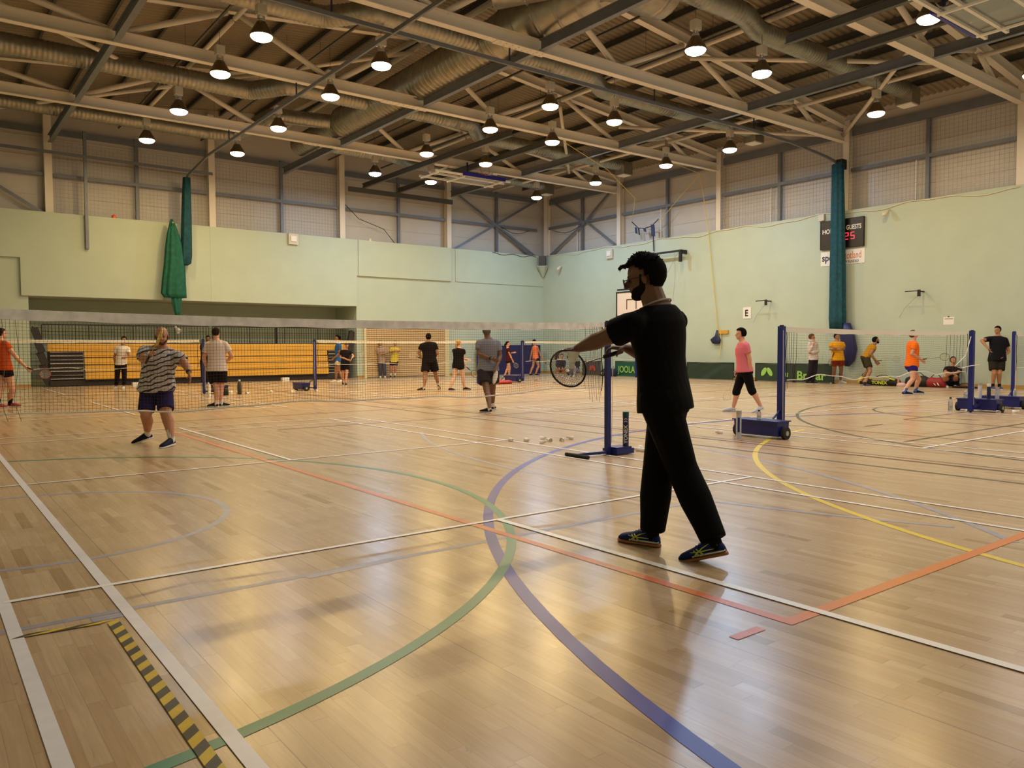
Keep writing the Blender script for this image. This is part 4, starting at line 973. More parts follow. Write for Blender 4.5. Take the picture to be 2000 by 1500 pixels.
# ---- the man in the striped shirt
SM, nt, bs = new_mat('zebra_striped_fabric'); tc = nt.nodes.new('ShaderNodeTexCoord'); mp = nt.nodes.new('ShaderNodeMapping'); mp.inputs['Rotation'].default_value = (.15, .25, 0)
wv = nt.nodes.new('ShaderNodeTexWave'); wv.bands_direction = 'Z'; wv.inputs['Scale'].default_value = 5.2; wv.inputs['Distortion'].default_value = 5.0; wv.inputs['Detail'].default_value = 1.5; wv.inputs['Detail Scale'].default_value = 1.6
cr = nt.nodes.new('ShaderNodeValToRGB'); cr.color_ramp.elements[0].position = .16; cr.color_ramp.elements[0].color = (*hexc('1C1C2A'), 1); cr.color_ramp.elements[1].position = .22; cr.color_ramp.elements[1].color = (*hexc('B9B1AC'), 1)
nt.links.new(tc.outputs['Object'], mp.inputs[0]); nt.links.new(mp.outputs[0], wv.inputs['Vector']); nt.links.new(wv.outputs['Fac'], cr.inputs['Fac']); nt.links.new(cr.outputs['Color'], bs.inputs['Base Color']); bs.inputs['Roughness'].default_value = .9
t2, K2 = person('person with bald head in striped t-shirt and navy shorts, playing a low shot',
    dict(head=(316, 657, -.15), neck=(315, 678, -.08), pelvis=(306, 760, .05), fr=(280, 864), fl=(328, 873), kr=(285, 812, -.12), kl=(324, 808, -.12),
         er=(279, 701, -.33), wr=(289, 698, -.52), el=(361, 709, -.14), wl=(369, 727, -.22)),
    dict(phi=-15, tphi=8, hphi=22, hp=-8, s=1.0, bw=1.28, belly=.03, leg=1.12, arm=1.15, skin='tan', hair='bald', hc='ginger', beard=1, vox=.007, top='B9B1AC', topm=SM, hem=.0, sleeve=.75, tw=1.0, bot='28204A', botl=.84, lw=.8,
         sock='D8D2C8', sockh=.13, shoe='1B1B33', fpr=-52, fpl=-12, pitr=16, pitl=4, hdr=RH*.5+UP*.4-FH*.5, hnr=RH, curlr=1.3, hdl=-UP+RH*.2, hs=1.02, th=1))
b = B(); wv_ = K2['wr']['l']; d_ = (K2['wr']['l']-K2['el']['l']).normalized(); a1, a2 = b.frame(d_); b.loft([(wv_-d_*.02, a1*.036, a2*.036), (wv_+d_*.005, a1*.034, a2*.034)], 14); b.obj('watch', M['black'], t2)
gp = K2['wr']['r']+V((0, 0, .0))+K2['tf']*.09-UP*.05; hp_ = atdepth(311, 659, K2['dep']-1.0)
racket('yellow edged badminton racket raised in front of the bald man', gp, hp_, RH+FH*.12, mat('racket_yellow', 'D8A82A', .4), mat('string_white', 'C8B890', .5), rt=.009)
place_shuttle(atdepth(343, 639, K2['dep']+1), (.5, 2.6, 0), 'white shuttlecock flying above the net right of the bald man', None)
# ---- people beyond the near net
NRM = -FH+UP*.2
def pp(label, J, **o): return person(label, J, o)
t, k_ = pp('person in orange t-shirt and black shorts with racket at left edge', dict(head=(3, 652, .05), neck=(1, 667), pelvis=(9, 722), fl=(3, 797), fr=(28, 795), kr=(24, 763, .05), er=(34, 701), wr=(51, 717), el=(-15, 700), wl=(-12, 715)),
    phi=150, skin='fair', hair='pony', s=1.0, bw=1.15, top='C8501E', hem=-.02, sleeve=.35, bot='160F14', botl=.32, sock='181418', shoe='9A3A34', fpr=110)
racket('pale badminton racket held out by the person in orange at left edge', k_['wr']['r'], atdepth(88, 731, k_['dep']), NRM+RH*.5, M['red_print'], M['white'], a=.12, c=.1, dense=11)
pp('person in white t-shirt and black leggings before the left bleachers', dict(head=(242, 664), neck=(240, 675), pelvis=(236, 712), fr=(225, 760), fl=(241, 760), kr=(229, 738, -.03), kl=(243, 737, -.03), er=(223, 699), wr=(228, 718), el=(252, 697, -.1), wl=(246, 698, -.2)),
    phi=12, skin='olive', hair='bun', hc='black', s=.95, top='E6DACA', hem=-.03, sleeve=.55, bot='151015', botl=1.75, shoe='D8D4CE', vox=.011)
pp('person in pale polo shirt and black shorts seen from behind', dict(head=(422, 651), neck=(422, 665), pelvis=(424, 722), fl=(416, 795), fr=(438, 794), kl=(423, 758), kr=(432, 757), el=(398, 699), wl=(402, 716), er=(453, 696, .05), wr=(440, 708, .2)),
    phi=180, skin='fair', hc='dark', s=.98, bw=1.2, top='CFC0B6', hem=-.06, sleeve=.62, tw=1.05, bot='141013', botl=.72, lw=1.15, sock='D8D2C8', shoe='1A1717', fpl=-105, fpr=150, collar='2A2A3A')
pp('person in dark top and trousers mostly hidden behind the pale polo shirt', dict(head=(406, 662), neck=(404, 671), pelvis=(401, 706), fl=(404, 752), fr=(397, 753), el=(408, 690), wl=(407, 702), er=(394, 690), wr=(395, 703)),
    phi=20, skin='brown', hc='black', s=.97, top='1E1418', sleeve=.55, bot='22222C', botl=1.9, shoe='6A6A6A', vox=.012)
pp('person in blue t-shirt and white shorts standing by the far net post', dict(head=(659, 661), neck=(661, 671), pelvis=(660, 704), fl=(652, 747), fr=(665, 747), el=(663, 691, -.15), wl=(652, 700, -.15), er=(664, 690, .2), wr=(655, 699, .15)),
    phi=-70, skin='olive', hc='black', s=1.0, top='2F5F9A', sleeve=.5, bot='D8CDB4', botl=.4, shoe='E4DFD4', vox=.012)
t, k_ = pp('boy in black t-shirt and shorts looking down at racket', dict(head=(677, 675, -.05), neck=(675, 683), pelvis=(674, 709), fr=(670, 752), fl=(676, 753), er=(665, 697), wr=(680, 703, -.25), el=(690, 695), wl=(686, 702, -.25)),
    phi=20, hp=-25, skin='fair', hc='ginger', s=.82, bw=1.05, top='18141A', sleeve=.6, bot='16121A', botl=.65, shoe='26242A', vox=.011)
racket('thin badminton racket in the hands of the boy in black', k_['wr']['l'], atdepth(706, 692, k_['dep']-.3), NRM, M['silver'], M['white'], dense=9)
pp('person in beige hoodie and jeans with crossed arms by the shutter', dict(head=(743, 671), neck=(744, 679), pelvis=(746, 706), fr=(743, 738), fl=(752, 738), er=(737, 690), wr=(747, 688, -.22), el=(755, 689), wl=(746, 691, -.25)),
    phi=12, skin='tan', hc='black', s=.95, top='A8907E', sleeve=1.9, hood=1, bot='4A4C60', botl=1.95, shoe='D8D2C6', vox=.012)
pp('person in yellow t-shirt and black shorts clapping by the shutter', dict(head=(772, 671), neck=(772, 679), pelvis=(770, 705), fr=(763, 738), fl=(771, 738), er=(760, 688), wr=(771, 686, -.25), el=(781, 686), wl=(774, 685, -.25)),
    phi=5, skin='tan', hc='black', s=.95, top='D2BC4A', sleeve=.6, bot='1A1220', botl=.55, sock='D8D2C8', shoe='3A1418', vox=.012)
t, k_ = pp('person in black t-shirt and shorts with legs apart, seen from behind', dict(head=(837, 659), neck=(836, 668), pelvis=(839, 706), fl=(823, 763), fr=(857, 761), kl=(830, 734), kr=(851, 732), el=(818, 689), wl=(823, 700), er=(854, 690), wr=(848, 700, .2)),
    phi=180, skin='olive', hc='black', s=1.0, bw=1.25, top='171214', sleeve=.6, tw=1.04, bot='151013', botl=.7, lw=1.15, sock='D0CAC0', shoe='3A1A18', fpl=-115, fpr=175, pitr=28, vox=.010)
racket('pale badminton racket left of the broad man in black', k_['wr']['l'], atdepth(806, 694, k_['dep']+.1), NRM, M['cream'], M['cream'], dense=9)
t, k_ = pp('blonde person with ponytail in black top and shorts, seen from behind', dict(head=(896, 671), neck=(896, 680), pelvis=(895, 713), fl=(882, 763), fr=(912, 762), kl=(887, 739), kr=(905, 739), er=(905, 703), wr=(910, 716), el=(894, 697, .2), wl=(912, 702, .25)),
    phi=150, hphi=140, skin='pale', hair='pony', hc='blonde', s=.92, bw=1.2, top='151114', hem=-.12, sleeve=.35, bot='151114', botl=.3, shoe='26161A', fpl=140, fpr=95, vox=.010)
racket('dark badminton racket held low by the blonde person', k_['wr']['r'], atdepth(927, 730, k_['dep']), NRM-RH*.4, M['black'], M['cream'], dense=9)
t, k_ = pp('grey haired person in grey t-shirt with hands behind back', dict(head=(951, 648), neck=(954, 662), pelvis=(953, 723), fl=(949, 806), fr=(964, 800), kl=(951, 766), kr=(962, 762), el=(935, 691, -.05), wl=(961, 701, -.22), er=(977, 696, -.02), wr=(970, 716, -.18)),
    phi=178, hphi=168, skin='brown', hc='grey', s=.98, bw=1.2, top='76767E', hem=-.03, sleeve=.6, tw=1.05, bot='2A2529', botl=.6, lw=1.2, sock='CFCACA', sockh=.17, shoe='17171A', fpl=-120, fpr=170, vox=.0085)
b = B(); b.ell(atdepth(967, 737, k_['dep']-.12), RH*.05, FH*.03, UP*.14+RH*.03, 12, 6); b.obj('white_panel', M['white'], t, True)
b = B(); w_ = k_['wr']['l'].lerp(k_['el']['l'], .12); d_ = (k_['wr']['l']-k_['el']['l']).normalized(); a1, a2 = b.frame(d_); b.loft([(w_-d_*.015, a1*.036, a2*.036), (w_+d_*.015, a1*.036, a2*.036)], 12); b.obj('wristband', M['black'], t)
t, k_ = pp('dark haired person in maroon t-shirt and black shorts by the crash mat', dict(head=(992, 672), neck=(992, 680), pelvis=(993, 704), fl=(989, 738), fr=(998, 738), er=(996, 693, -.1), wr=(1001, 704, -.1), el=(996, 690, .2), wl=(1002, 689, .2)),
    phi=75, skin='fair', hair='pony', hc='black', s=.94, top='451519', sleeve=.4, bot='17101A', botl=.3, shoe='26202A', vox=.012)
racket('small pale racket hanging from the hand of person in maroon', k_['wr']['r'], atdepth(1008, 714, k_['dep']), NRM, M['silver'], M['silver'], dense=9)
t, k_ = pp('person in orange sleeveless top and black shorts before the crash mat', dict(head=(1044, 668), neck=(1045, 676), pelvis=(1046, 700), fl=(1038, 734), fr=(1049, 734), kl=(1041, 716), kr=(1052, 716), er=(1055, 692), wr=(1062, 705), el=(1038, 690, .1), wl=(1036, 700, .1)),
    phi=125, skin='tan', hair='pony', hc='dark', s=.97, top='DE7A50', sleeve=0, bot='1A1014', botl=.3, shoe='22181C', vox=.012)
racket('pale racket swung low by person in orange sleeveless top', k_['wr']['r'], atdepth(1073, 717, k_['dep']), NRM, M['silver'], M['white'], dense=9)
pp('seated person in navy top by right wall, partly hidden by the near racket', dict(head=(1097, 696), neck=(1096, 703), pelvis=(1095, 724, .1), fl=(1100, 735), fr=(1090, 735), kl=(1101, 719, -.2), kr=(1089, 719, -.2), el=(1103, 713, -.1), wl=(1100, 719, -.3), er=(1087, 713, -.1), wr=(1091, 719, -.3)),
    phi=-10, skin='fair', hc='dark', s=.95, top='1E1C30', sleeve=1.9, bot='A85A5A', botl=.8, shoe='D8D2CC', vox=.013)
pp('seated person in dark jacket with white stripes and pale jeans', dict(head=(1122, 697), neck=(1123, 704), pelvis=(1125, 725, .1), fl=(1121, 736), fr=(1114, 735), kl=(1123, 717, -.25), kr=(1115, 718, -.25), el=(1131, 713, -.1), wl=(1124, 718, -.3), er=(1116, 713, -.1), wr=(1119, 719, -.3)),
    phi=-20, skin='fair', hc='ginger', s=.95, top='1C1820', sleeve=1.9, bot='8E94B0', botl=1.9, shoe='D8D2CC', vox=.013)
# ---- people on the right
t, k_ = pp('dark haired person in pink t-shirt and black leggings walking left', dict(head=(1446, 653), neck=(1450, 669), pelvis=(1455, 725), fr=(1424, 804), fl=(1481, 806), kr=(1439, 762), kl=(1467, 760), el=(1464, 700, -.2), wl=(1464, 719, -.18), er=(1446, 702, .25), wr=(1441, 722, .25)),
    phi=-88, hphi=-88, skin='fair', hair='bob', hc='black', ht=1.06, s=.96, bw=1.12, belly=.01, top='D2707E', hem=-.02, sleeve=.6, tg=.02, bot='0F0C0E', botl=1.28, lw=1.0, shoe='C8CCD6', pitl=20, vox=.0085, cvox=.01)
racket('faint badminton racket held low by the person in pink', k_['wr']['r'], atdepth(1420, 772, k_['dep']+.25), NRM+RH*.6, M['cream'], M['cream'], dense=5, rt=.004)
pp('person in white hoodie and dark trousers with hand on chin', dict(head=(1586, 659), neck=(1587, 667), pelvis=(1589, 700), fr=(1580, 750), fl=(1590, 750), er=(1581, 686, -.1), wr=(1588, 674, -.22), el=(1597, 687, -.05), wl=(1584, 690, -.25)),
    phi=35, hphi=70, skin='tan', hc='ginger', s=.98, bw=1.1, top='CFC4BE', sleeve=1.85, hood=1, bot='221C26', botl=1.95, shoe='2A1E1A', vox=.011)
t, k_ = pp('person in yellow t-shirt and rust shorts with crossed arms', dict(head=(1635, 658), neck=(1635, 667), pelvis=(1636, 701), fr=(1625, 749), fl=(1646, 749), er=(1622, 682, -.05), wr=(1636, 682, -.26), el=(1648, 682, -.05), wl=(1632, 680, -.24)),
    phi=2, hphi=30, skin='olive', hc='dark', dep=26.6, s=1.0, bw=1.22, top='D89A1E', sleeve=.62, tw=1.03, bot='84301A', botl=.45, lw=1.1, sock='D8D2C8', sockh=.06, shoe='DCD8D0', fpr=-35, fpl=35, vox=.010)
racket('racket hanging beside the rust shorts', atdepth(1629, 688, k_['dep']-.1), atdepth(1622, 708, k_['dep']-.05), RH*.5-FH, M['black'], M['silver'], dense=9)
t, k_ = pp('bearded person in mustard t-shirt crouching with racket forward', dict(head=(1711, 665), neck=(1706, 675), pelvis=(1690, 699), fr=(1694, 755), fl=(1686, 752), kr=(1700, 725), kl=(1696, 722), er=(1700, 692, -.2), wr=(1712, 705, -.2), el=(1702, 692, .2), wl=(1710, 706, .1)),
    phi=88, hphi=85, hp=12, skin='olive', hc='black', beard=1, s=1.0, bw=1.05, top='B07C18', hem=-.04, sleeve=.35, bot='38311E', botl=.72, sock='2A2226', sockh=.03, shoe='5A4458', vox=.010)
racket('pale badminton racket of the person in mustard shirt', k_['wr']['r'], atdepth(1750, 702, k_['dep']-.2), NRM, M['silver'], mat('string_yellow', 'B8AA60', .6), dense=12)
t, k_ = pp('person in orange t-shirt and blue shorts looking up by the net', dict(head=(1785, 653), neck=(1783, 667), pelvis=(1780, 714), fl=(1794, 769), fr=(1772, 771), kl=(1795, 741), kr=(1783, 741), er=(1781, 691, -.18), wr=(1798, 702, -.15), el=(1786, 690, .2), wl=(1800, 703, .05)),
    phi=85, hphi=85, hp=35, skin='fair', hc='ginger', s=1.0, bw=1.12, belly=.015, top='F0701A', hem=-.05, sleeve=.55, tg=.022, bot='281A6E', botl=.38, lw=1.1, sock='4668A8', sockh=.1, shoe='1A1C3C', vox=.009, cvox=.011)
racket('green edged badminton racket of the person looking up', k_['wr']['r'], atdepth(1845, 697, k_['dep']-.1), NRM, mat('racket_olive', '4A4A26', .5), mat('string_green', 'A8A45A', .6), a=.13, dense=12)
pp('person in black t-shirt sitting against right wall with arms on knees', dict(head=(1862, 704, .05), neck=(1862, 715, .05), pelvis=(1859, 748, .12), fr=(1848, 757), fl=(1865, 757), kr=(1846, 735, -.25), kl=(1867, 735, -.25), er=(1846, 727, -.15), wr=(1858, 729, -.35), el=(1872, 727, -.15), wl=(1856, 731, -.35)),
    phi=-10, hp=22, skin='tan', hc='black', s=1.0, bw=1.15, top='191315', sleeve=.7, bot='1C2026', botl=.6, sock='8A8A8A', sockh=.05, shoe='D8D6D2', vox=.010)
t, k_ = pp('broad person in black v-neck and dark shorts leaning on right wall', dict(head=(1948, 645, .08), neck=(1950, 657, .1), pelvis=(1947, 701, .05), fr=(1941, 761), fl=(1954, 761), kr=(1942, 729, -.05), kl=(1952, 729, -.08), er=(1917, 665, .05), wr=(1931, 682, -.12), el=(1970, 687, .05), wl=(1960, 697, -.1)),
    phi=-12, hphi=-65, skin='tan', hc='black', beard=0, s=1.0, bw=1.25, belly=.03, top='17171C', sleeve=.6, tw=1.04, bot='2A2520', botl=.78, lw=1.12, sock='1A1A20', sockh=.08, shoe='45487A', vox=.0095)
racket('yellow strung racket hanging from hand of the broad person', k_['wr']['r'], atdepth(1936, 699, k_['dep']-.45), -FH+RH*.8, M['black'], mat('string_gold', 'A88A3A', .6), dense=9)
# ================================================================ things on the right wall
WX = XR
def wl(label, name, cat, parts, group=None):
    pass
t = thing('scoreboard', 'black electronic scoreboard with red time digits behind the teal curtain', 'scoreboard', (WX, 14.85, 5.2))
YA, YBd = 15.63, 14.03
b = B(); b.box(WX-.09, WX-.001, YBd, YA, 4.72, 5.72); b.obj('case', M['sail'], t)
b = B(); b.box(WX-.10, WX-.09, YBd, YA, 5.70, 5.72); b.box(WX-.10, WX-.09, YBd, YA, 4.72, 4.74); b.box(WX-.10, WX-.09, YBd, YBd+.02, 4.72, 5.72); b.box(WX-.10, WX-.09, YA-.02, YA, 4.72, 5.72); b.obj('edge_trim', M['dark_panel'], t)
MY = (0, -1, 0)
text('HOME', .22, M['white'], t, (WX-.093, YA-.08, 5.27), MY, UP, bold=.004, sx=.85); text('GUESTS', .22, M['white'], t, (WX-.093, YBd+.08, 5.33), MY, UP, 'RIGHT', bold=.004, sx=.72)
text('PLAYER', .12, M['white'], t, (WX-.093, 14.72, 4.80), MY, UP, 'RIGHT', sx=.8)
SEG = {'1': 'bc', '2': 'abged', '5': 'afgcd', '6': 'afgedc'}
def digit(ch, y, z, h, m):
    w_ = h*.55; b = B(); r = h*.07; P = {'a': ((0, h), (w_, h)), 'b': ((w_, h), (w_, h/2)), 'c': ((w_, h/2), (w_, 0)), 'd': ((0, 0), (w_, 0)), 'e': ((0, 0), (0, h/2)), 'f': ((0, h/2), (0, h)), 'g': ((0, h/2), (w_, h/2))}
    for s_ in SEG[ch]:
        (a, c), (d, e) = P[s_]; b.bar((WX-.094, y-a, z+c), (WX-.094, y-d, z+e), r, r, up=(1, 0, 0))
    b.obj('led_digit', m, t)
for ch, y in (('1', 15.2), ('6', 15.0), ('2', 14.70), ('5', 14.48)): digit(ch, y, 5.0, .22, M['red_led'])
b = B(); b.box(WX-.096, WX-.09, 14.80, 14.83, 5.05, 5.08); b.box(WX-.096, WX-.09, 14.80, 14.83, 5.14, 5.17); b.obj('led_colon', M['red_led'], t)
b = B(); b.box(WX-.1, WX-.001, 15.5, 15.72, 5.76, 5.98); tag(b.obj('junction_box', M['lampbox']), 'small grey box on wall just above the scoreboard', 'box')
t = thing('funding_sign', 'white wall sign with sport lettering below the scoreboard', 'sign', (WX, 14.8, 4.3))
b = B(); b.box(WX-.015, WX-.001, 14.02, 15.64, 4.15, 4.66); b.obj('panel', M['paper'], t)
text('sport', .34, M['navy_dark'], t, (WX-.017, 15.6, 4.32), MY, UP, bold=.008, sx=.9); text('scotland', .34, M['orange_print'], t, (WX-.017, 14.84, 4.34), MY, UP, sx=.62)
text('LOTTERY FUNDED', .13, M['navy_dark'], t, (WX-.017, 15.05, 4.19), MY, UP, sx=.75, bold=.002)
t = thing('letter_sign', 'white paper sign with letter E on the right wall', 'sign', (WX, 18.73, 2.4))
b = B(); b.box(WX-.02, WX-.001, 18.56, 18.92, 2.40, 2.84); b.obj('sheet', M['paper'], t); text('E', .34, M['black'], t, (WX-.022, 18.84, 2.50), MY, UP, bold=.012, sx=.9)
t = thing('paper_notice', 'small white paper notice taped to the wall above seated person', 'notice', (WX, 11.25, 1.97))
b = B(); b.box(WX-.004, WX-.001, 11.09, 11.41, 1.96, 2.20); b.obj('sheet', M['paper'], t); b = B(); b.box(WX-.006, WX-.004, 11.12, 11.37, 2.135, 2.15); b.obj('print_line', M['black'], t)
b = B(); b.box(WX-.008, WX-.001, 11.23, 11.28, 2.195, 2.225); b.obj('tape', M['black'], t)
# practice backboard hoisted on the right wall
t = thing('basketball_backboard', 'cream wall backboard with black frame behind the man in black', 'backboard', (25.4, 24.5, 2.7))
b = B(); b.box(25.44, 25.5, 23.6, 25.4, 2.72, 3.78); b.obj('board', M['boardface'], t)
b = B()
for y0, y1, z0, z1 in ((23.55, 25.45, 3.75, 3.81), (23.55, 25.45, 2.69, 2.74), (25.39, 25.45, 2.69, 3.8), (23.55, 23.61, 2.69, 3.8), (24.2, 24.8, 3.42, 3.45), (24.77, 24.8, 3.0, 3.44), (24.2, 24.23, 3.0, 3.44), (23.7, 25.38, 3.86, 3.93)): b.box(25.42, 25.45, y0, y1, z0, z1)
b.obj('board_frame', M['black'], t)
b = B(); b.box(25.5, WX-.001, 25.3, 25.38, 3.72, 3.8); b.box(25.5, WX-.001, 23.65, 23.73, 3.72, 3.8); b.box(25.5, WX-.001, 25.3, 25.38, 2.8, 2.88); b.obj('bracket', M['black'], t)
t = thing('wall_bracket', 'long black wall bracket arm above the man in black', 'bracket', (25.6, 22.5, 5.3))
b = B(); b.box(25.5, 25.58, 21.72, 24.0, 5.28, 5.36); b.obj('arm', M['black'], t); b = B(); b.box(25.48, 25.6, 21.75, 21.85, 4.86, 5.36); b.obj('upright', M['black'], t)
b = B(); b.box(25.58, WX-.001, 21.75, 21.83, 5.2, 5.36); b.box(25.58, WX-.001, 23.9, 23.98, 5.2, 5.36); b.obj('stay', M['black'], t)
b = B(); b.tube([(25.5, 21.9, 5.27), (25.47, 22.6, 4.2), (25.46, 23.6, 3.9)], .006, 5); b.tube([(25.52, 22.1, 5.27), (25.5, 22.05, 4.2), (25.5, 22.15, 3.4), (25.5, 22.1, 3.2)], .005, 5); b.obj('cable', M['galv'], t)
for y, z, lb in ((18.1, 3.02, 'small black wall bracket above the letter E sign'), (12.45, 3.04, 'small black wall bracket right of the teal curtain')):
    t = thing('hook_bracket', lb, 'bracket', (WX, y-.4, z), 'small black wall brackets')
    b = B(); b.box(WX-.35, WX-.32, y-.42, y+.02, z-.0, z+.03); b.obj('arm', M['black'], t); b = B(); b.box(WX-.36, WX-.3, y-.46, y-.38, z-.16, z+.05); b.box(WX-.3, WX-.001, y-.44, y-.4, z-.02, z+.02); b.obj('plate', M['black'], t)
    b = B(); b.tube([(WX-.3, y-.4, z-.1), (WX-.15, y+.1, z-.5), (WX-.02, y+.35, z-.8)], .004, 5); b.obj('stay_wire', M['galv'], t)
# emergency lights, speaker, spots
def elight(loc, ax, label):
    t = thing('emergency_light', label, 'light', loc, 'emergency lights'); x, y, z = loc
    b = B()
    if ax == 'x': b.box(x-.1, x-.002, y-.2, y+.2, z-.22, z+.22)
    else: b.box(x-.2, x+.2, y-.1, y-.002, z-.22, z+.22)
    b.obj('case', M['lampbox'], t); b = B()
    if ax == 'x': b.box(x-.13, x-.1, y-.12, y+.12, z-.1, z+.12)
    else: b.box(x-.12, x+.12, y-.13, y-.1, z-.1, z+.12)
    b.obj('lamp_window', M['white'], t)
elight((12.5, YF-.1, 5.78), 'y', 'square white emergency light on the left wall top'); elight((WX, 26.3, 5.65), 'x', 'square white emergency light on right wall near the corner')
t = thing('speaker', 'black speaker box on a small shelf in the corner', 'speaker', (25.6, 30.9, 5.4))
b = B(); b.obox((25.62, 30.9, 5.72), V((.7, -.7, 0))*.17, V((.7, .7, 0))*.24, V((0, 0, .24))); b.obj('cabinet', M['sail'], t)
b = B(); b.obox((25.6, 30.88, 5.44), V((.7, -.7, 0))*.25, V((.7, .7, 0))*.26, V((0, 0, .02))); b.obj('shelf', M['plaster'], t)
b = B(); b.loft([((25.62, 30.9, 5.42), V((.2, -.2, 0)), V((.2, .2, 0))), ((25.78, 31.06, 4.9), V((.02, -.02, 0)), V((.02, .02, 0)))], 6); b.obj('support', M['plaster'], t)
for y, z, lb in ((13.2, 5.78, 'small white spot lamp on wall right of the scoreboard'), (29.7, 5.35, 'small white spot lamp on right wall by the corner speaker')):
    t = thing('spot_lamp', lb, 'lamp', (WX, y, z)); b = B(); b.cap((WX-.14, y, z-.02), (WX-.24, y+.04, z-.12), .05, .08, 10); b.obj('head', M['cream'], t, True); b = B(); b.bar((WX-.14, y, z), (WX-.001, y, z+.04), .04, .04); b.obj('arm', M['cream'], t)
b = B(); b.cap((5.89, YF+.02, 6.0), (5.89, YF+.02, 6.06), .09, .08, 10); tag(b.obj('red_beacon', mat('beacon_red', 'E0583A', .4), smooth=True), 'small red beacon on top edge of left wall', 'beacon')
b = B(); b.cap((16.05, YF+.0, 6.01), (16.05, YF+.0, 6.05), .08, .07, 10); tag(b.obj('white_detector', M['cream'], smooth=True), 'small pale detector on top edge of left wall', 'detector')
rr = random.Random(12); pts = [(WX-.02, y_, 5.93+.06*math.sin(y_*1.7)+.03*math.sin(y_*4.1)) for y_ in [30.9-k*.28 for k in range(78)]]
b = B(); b.tube(pts, .017, 6); tag(b.obj('wall_cable', M['cream'], smooth=True), 'pale cable sagging along the top edge of right wall', 'cable')
b = B(); b.tube([(XR-.5-k*.25, YF-.06, 5.93+.05*math.sin(k*1.3)) for k in range(12)], .012, 6); tag(b.obj('wall_cable', M['black'], smooth=True), 'dark cable sagging from the corner speaker along left wall', 'cable')
b = B(); b.tube([(15.0, YF+.2, 7.5), (15.6, YF+.15, 6.95), (16.8, YF+.12, 6.6), (17.3, YF+.05, 6.02)], .015, 6); tag(b.obj('loose_cable', M['black'], smooth=True), 'loose black cable hanging across the left liner panels', 'cable')
for x0, x1, y in ((23.4, 25.2, YF+.2), ):
    b = B(); b.tube([(x0+(x1-x0)*k/8, y, 7.3-.25*math.sin(PI*k/8)) for k in range(9)], .014, 6); tag(b.obj('loose_cable', M['black'], smooth=True), 'dark cable looping below the rail beside corner bracing, left wall', 'cable')
b = B(); b.tube([(XR+.2, 30.7-2.2*k/8, 7.3-.25*math.sin(PI*k/8)) for k in range(9)], .014, 6); tag(b.obj('loose_cable', M['black'], smooth=True), 'dark cable looping below the rail beside corner bracing, right wall', 'cable')
# ropes
tp = V((WX-.05, 21.05, 8.4))
t = thing('hanging_rope', 'pale yellow rope from truss down to a wall cleat', 'rope', tp)
b = B(); b.tube([tp, (WX-.06, 20.6, 6.0), (WX-.06, 20.1, 2.0), (WX-.05, 20.03, 1.7)], .014, 6); b.obj('rope', M['ropey'], t)
b = B(); b.tube([(WX-.07, 19.95, 1.95), (WX-.07, 19.93, 1.4), (WX-.07, 19.97, .9), (WX-.06, 19.95, 1.3)], .014, 6); b.obj('rope_tail', M['ropey'], t)
b = B(); b.box(WX-.08, WX-.001, 19.6, 20.15, 1.83, 1.97); b.obj('cleat', mat('cleat_yellow', 'C8962E', .5), t)
b = B(); b.tube([tp, (WX-.05, 22.4, 7.4), (WX-.05, 23.3, 6.7)], .012, 6); b.tube([tp, (22.5, 20.7, 8.62), (18.0, 20.6, 8.5)], .010, 6); b.tube([(18.0, 20.55, 8.36), (21, 21.5, 8.0), (24.5, 23.4, 7.6), (WX-.05, 24.9, 6.9)], .010, 6)
tag(b.obj('cross_rope', M['ropey']), 'pale rope running from the roof to wall cloth bunting', 'rope')
t = thing('cloth_bunting', 'dark navy cloth strips hanging on a cord high on right wall', 'bunting', (WX+.1, 24.2, 6.6))
bx = WX-.05; cpt = [(bx, 24.9, 6.95), (bx, 24.5, 6.62), (bx, 24.1, 6.55), (bx, 23.7, 6.6), (bx, 23.3, 6.85)]; b = B(); b.tube(cpt, .02, 6); b.obj('cord', M['navy_dark'], t)
for y, z0, z1, w_ in ((24.62, 6.66, 6.38, .12), (24.1, 6.56, 6.4, .14), (23.62, 6.66, 6.15, .2), (23.58, 6.2, 5.5, .04), (24.45, 6.6, 6.3, .08)):
    b = B(); b.obox((bx, y, (z0+z1)/2), (.015, 0, 0), (0, w_/2, .02), (0, .02, (z0-z1)/2)); b.obj('cloth_strip', M['navy_dark'], t)
t = thing('hanging_bag', 'dark blue bag hanging from the yellow wall cleat', 'bag', (WX-.1, 20.1, 1.6)); b = B()
b.loft([((WX-.1, 20.1, 1.98), V((.02, 0, 0)), V((0, .04, 0))), ((WX-.1, 20.12, 1.75), V((.04, 0, 0)), V((0, .09, 0))), ((WX-.1, 20.18, 1.6), V((.06, 0, 0)), V((0, .27, 0))), ((WX-.1, 20.14, 1.45), V((.05, 0, 0)), V((0, .2, 0))), ((WX-.1, 20.12, 1.42), V((.02, 0, 0)), V((0, .1, 0)))], 12); b.obj('pouch', M['navy_dark'], t, True)
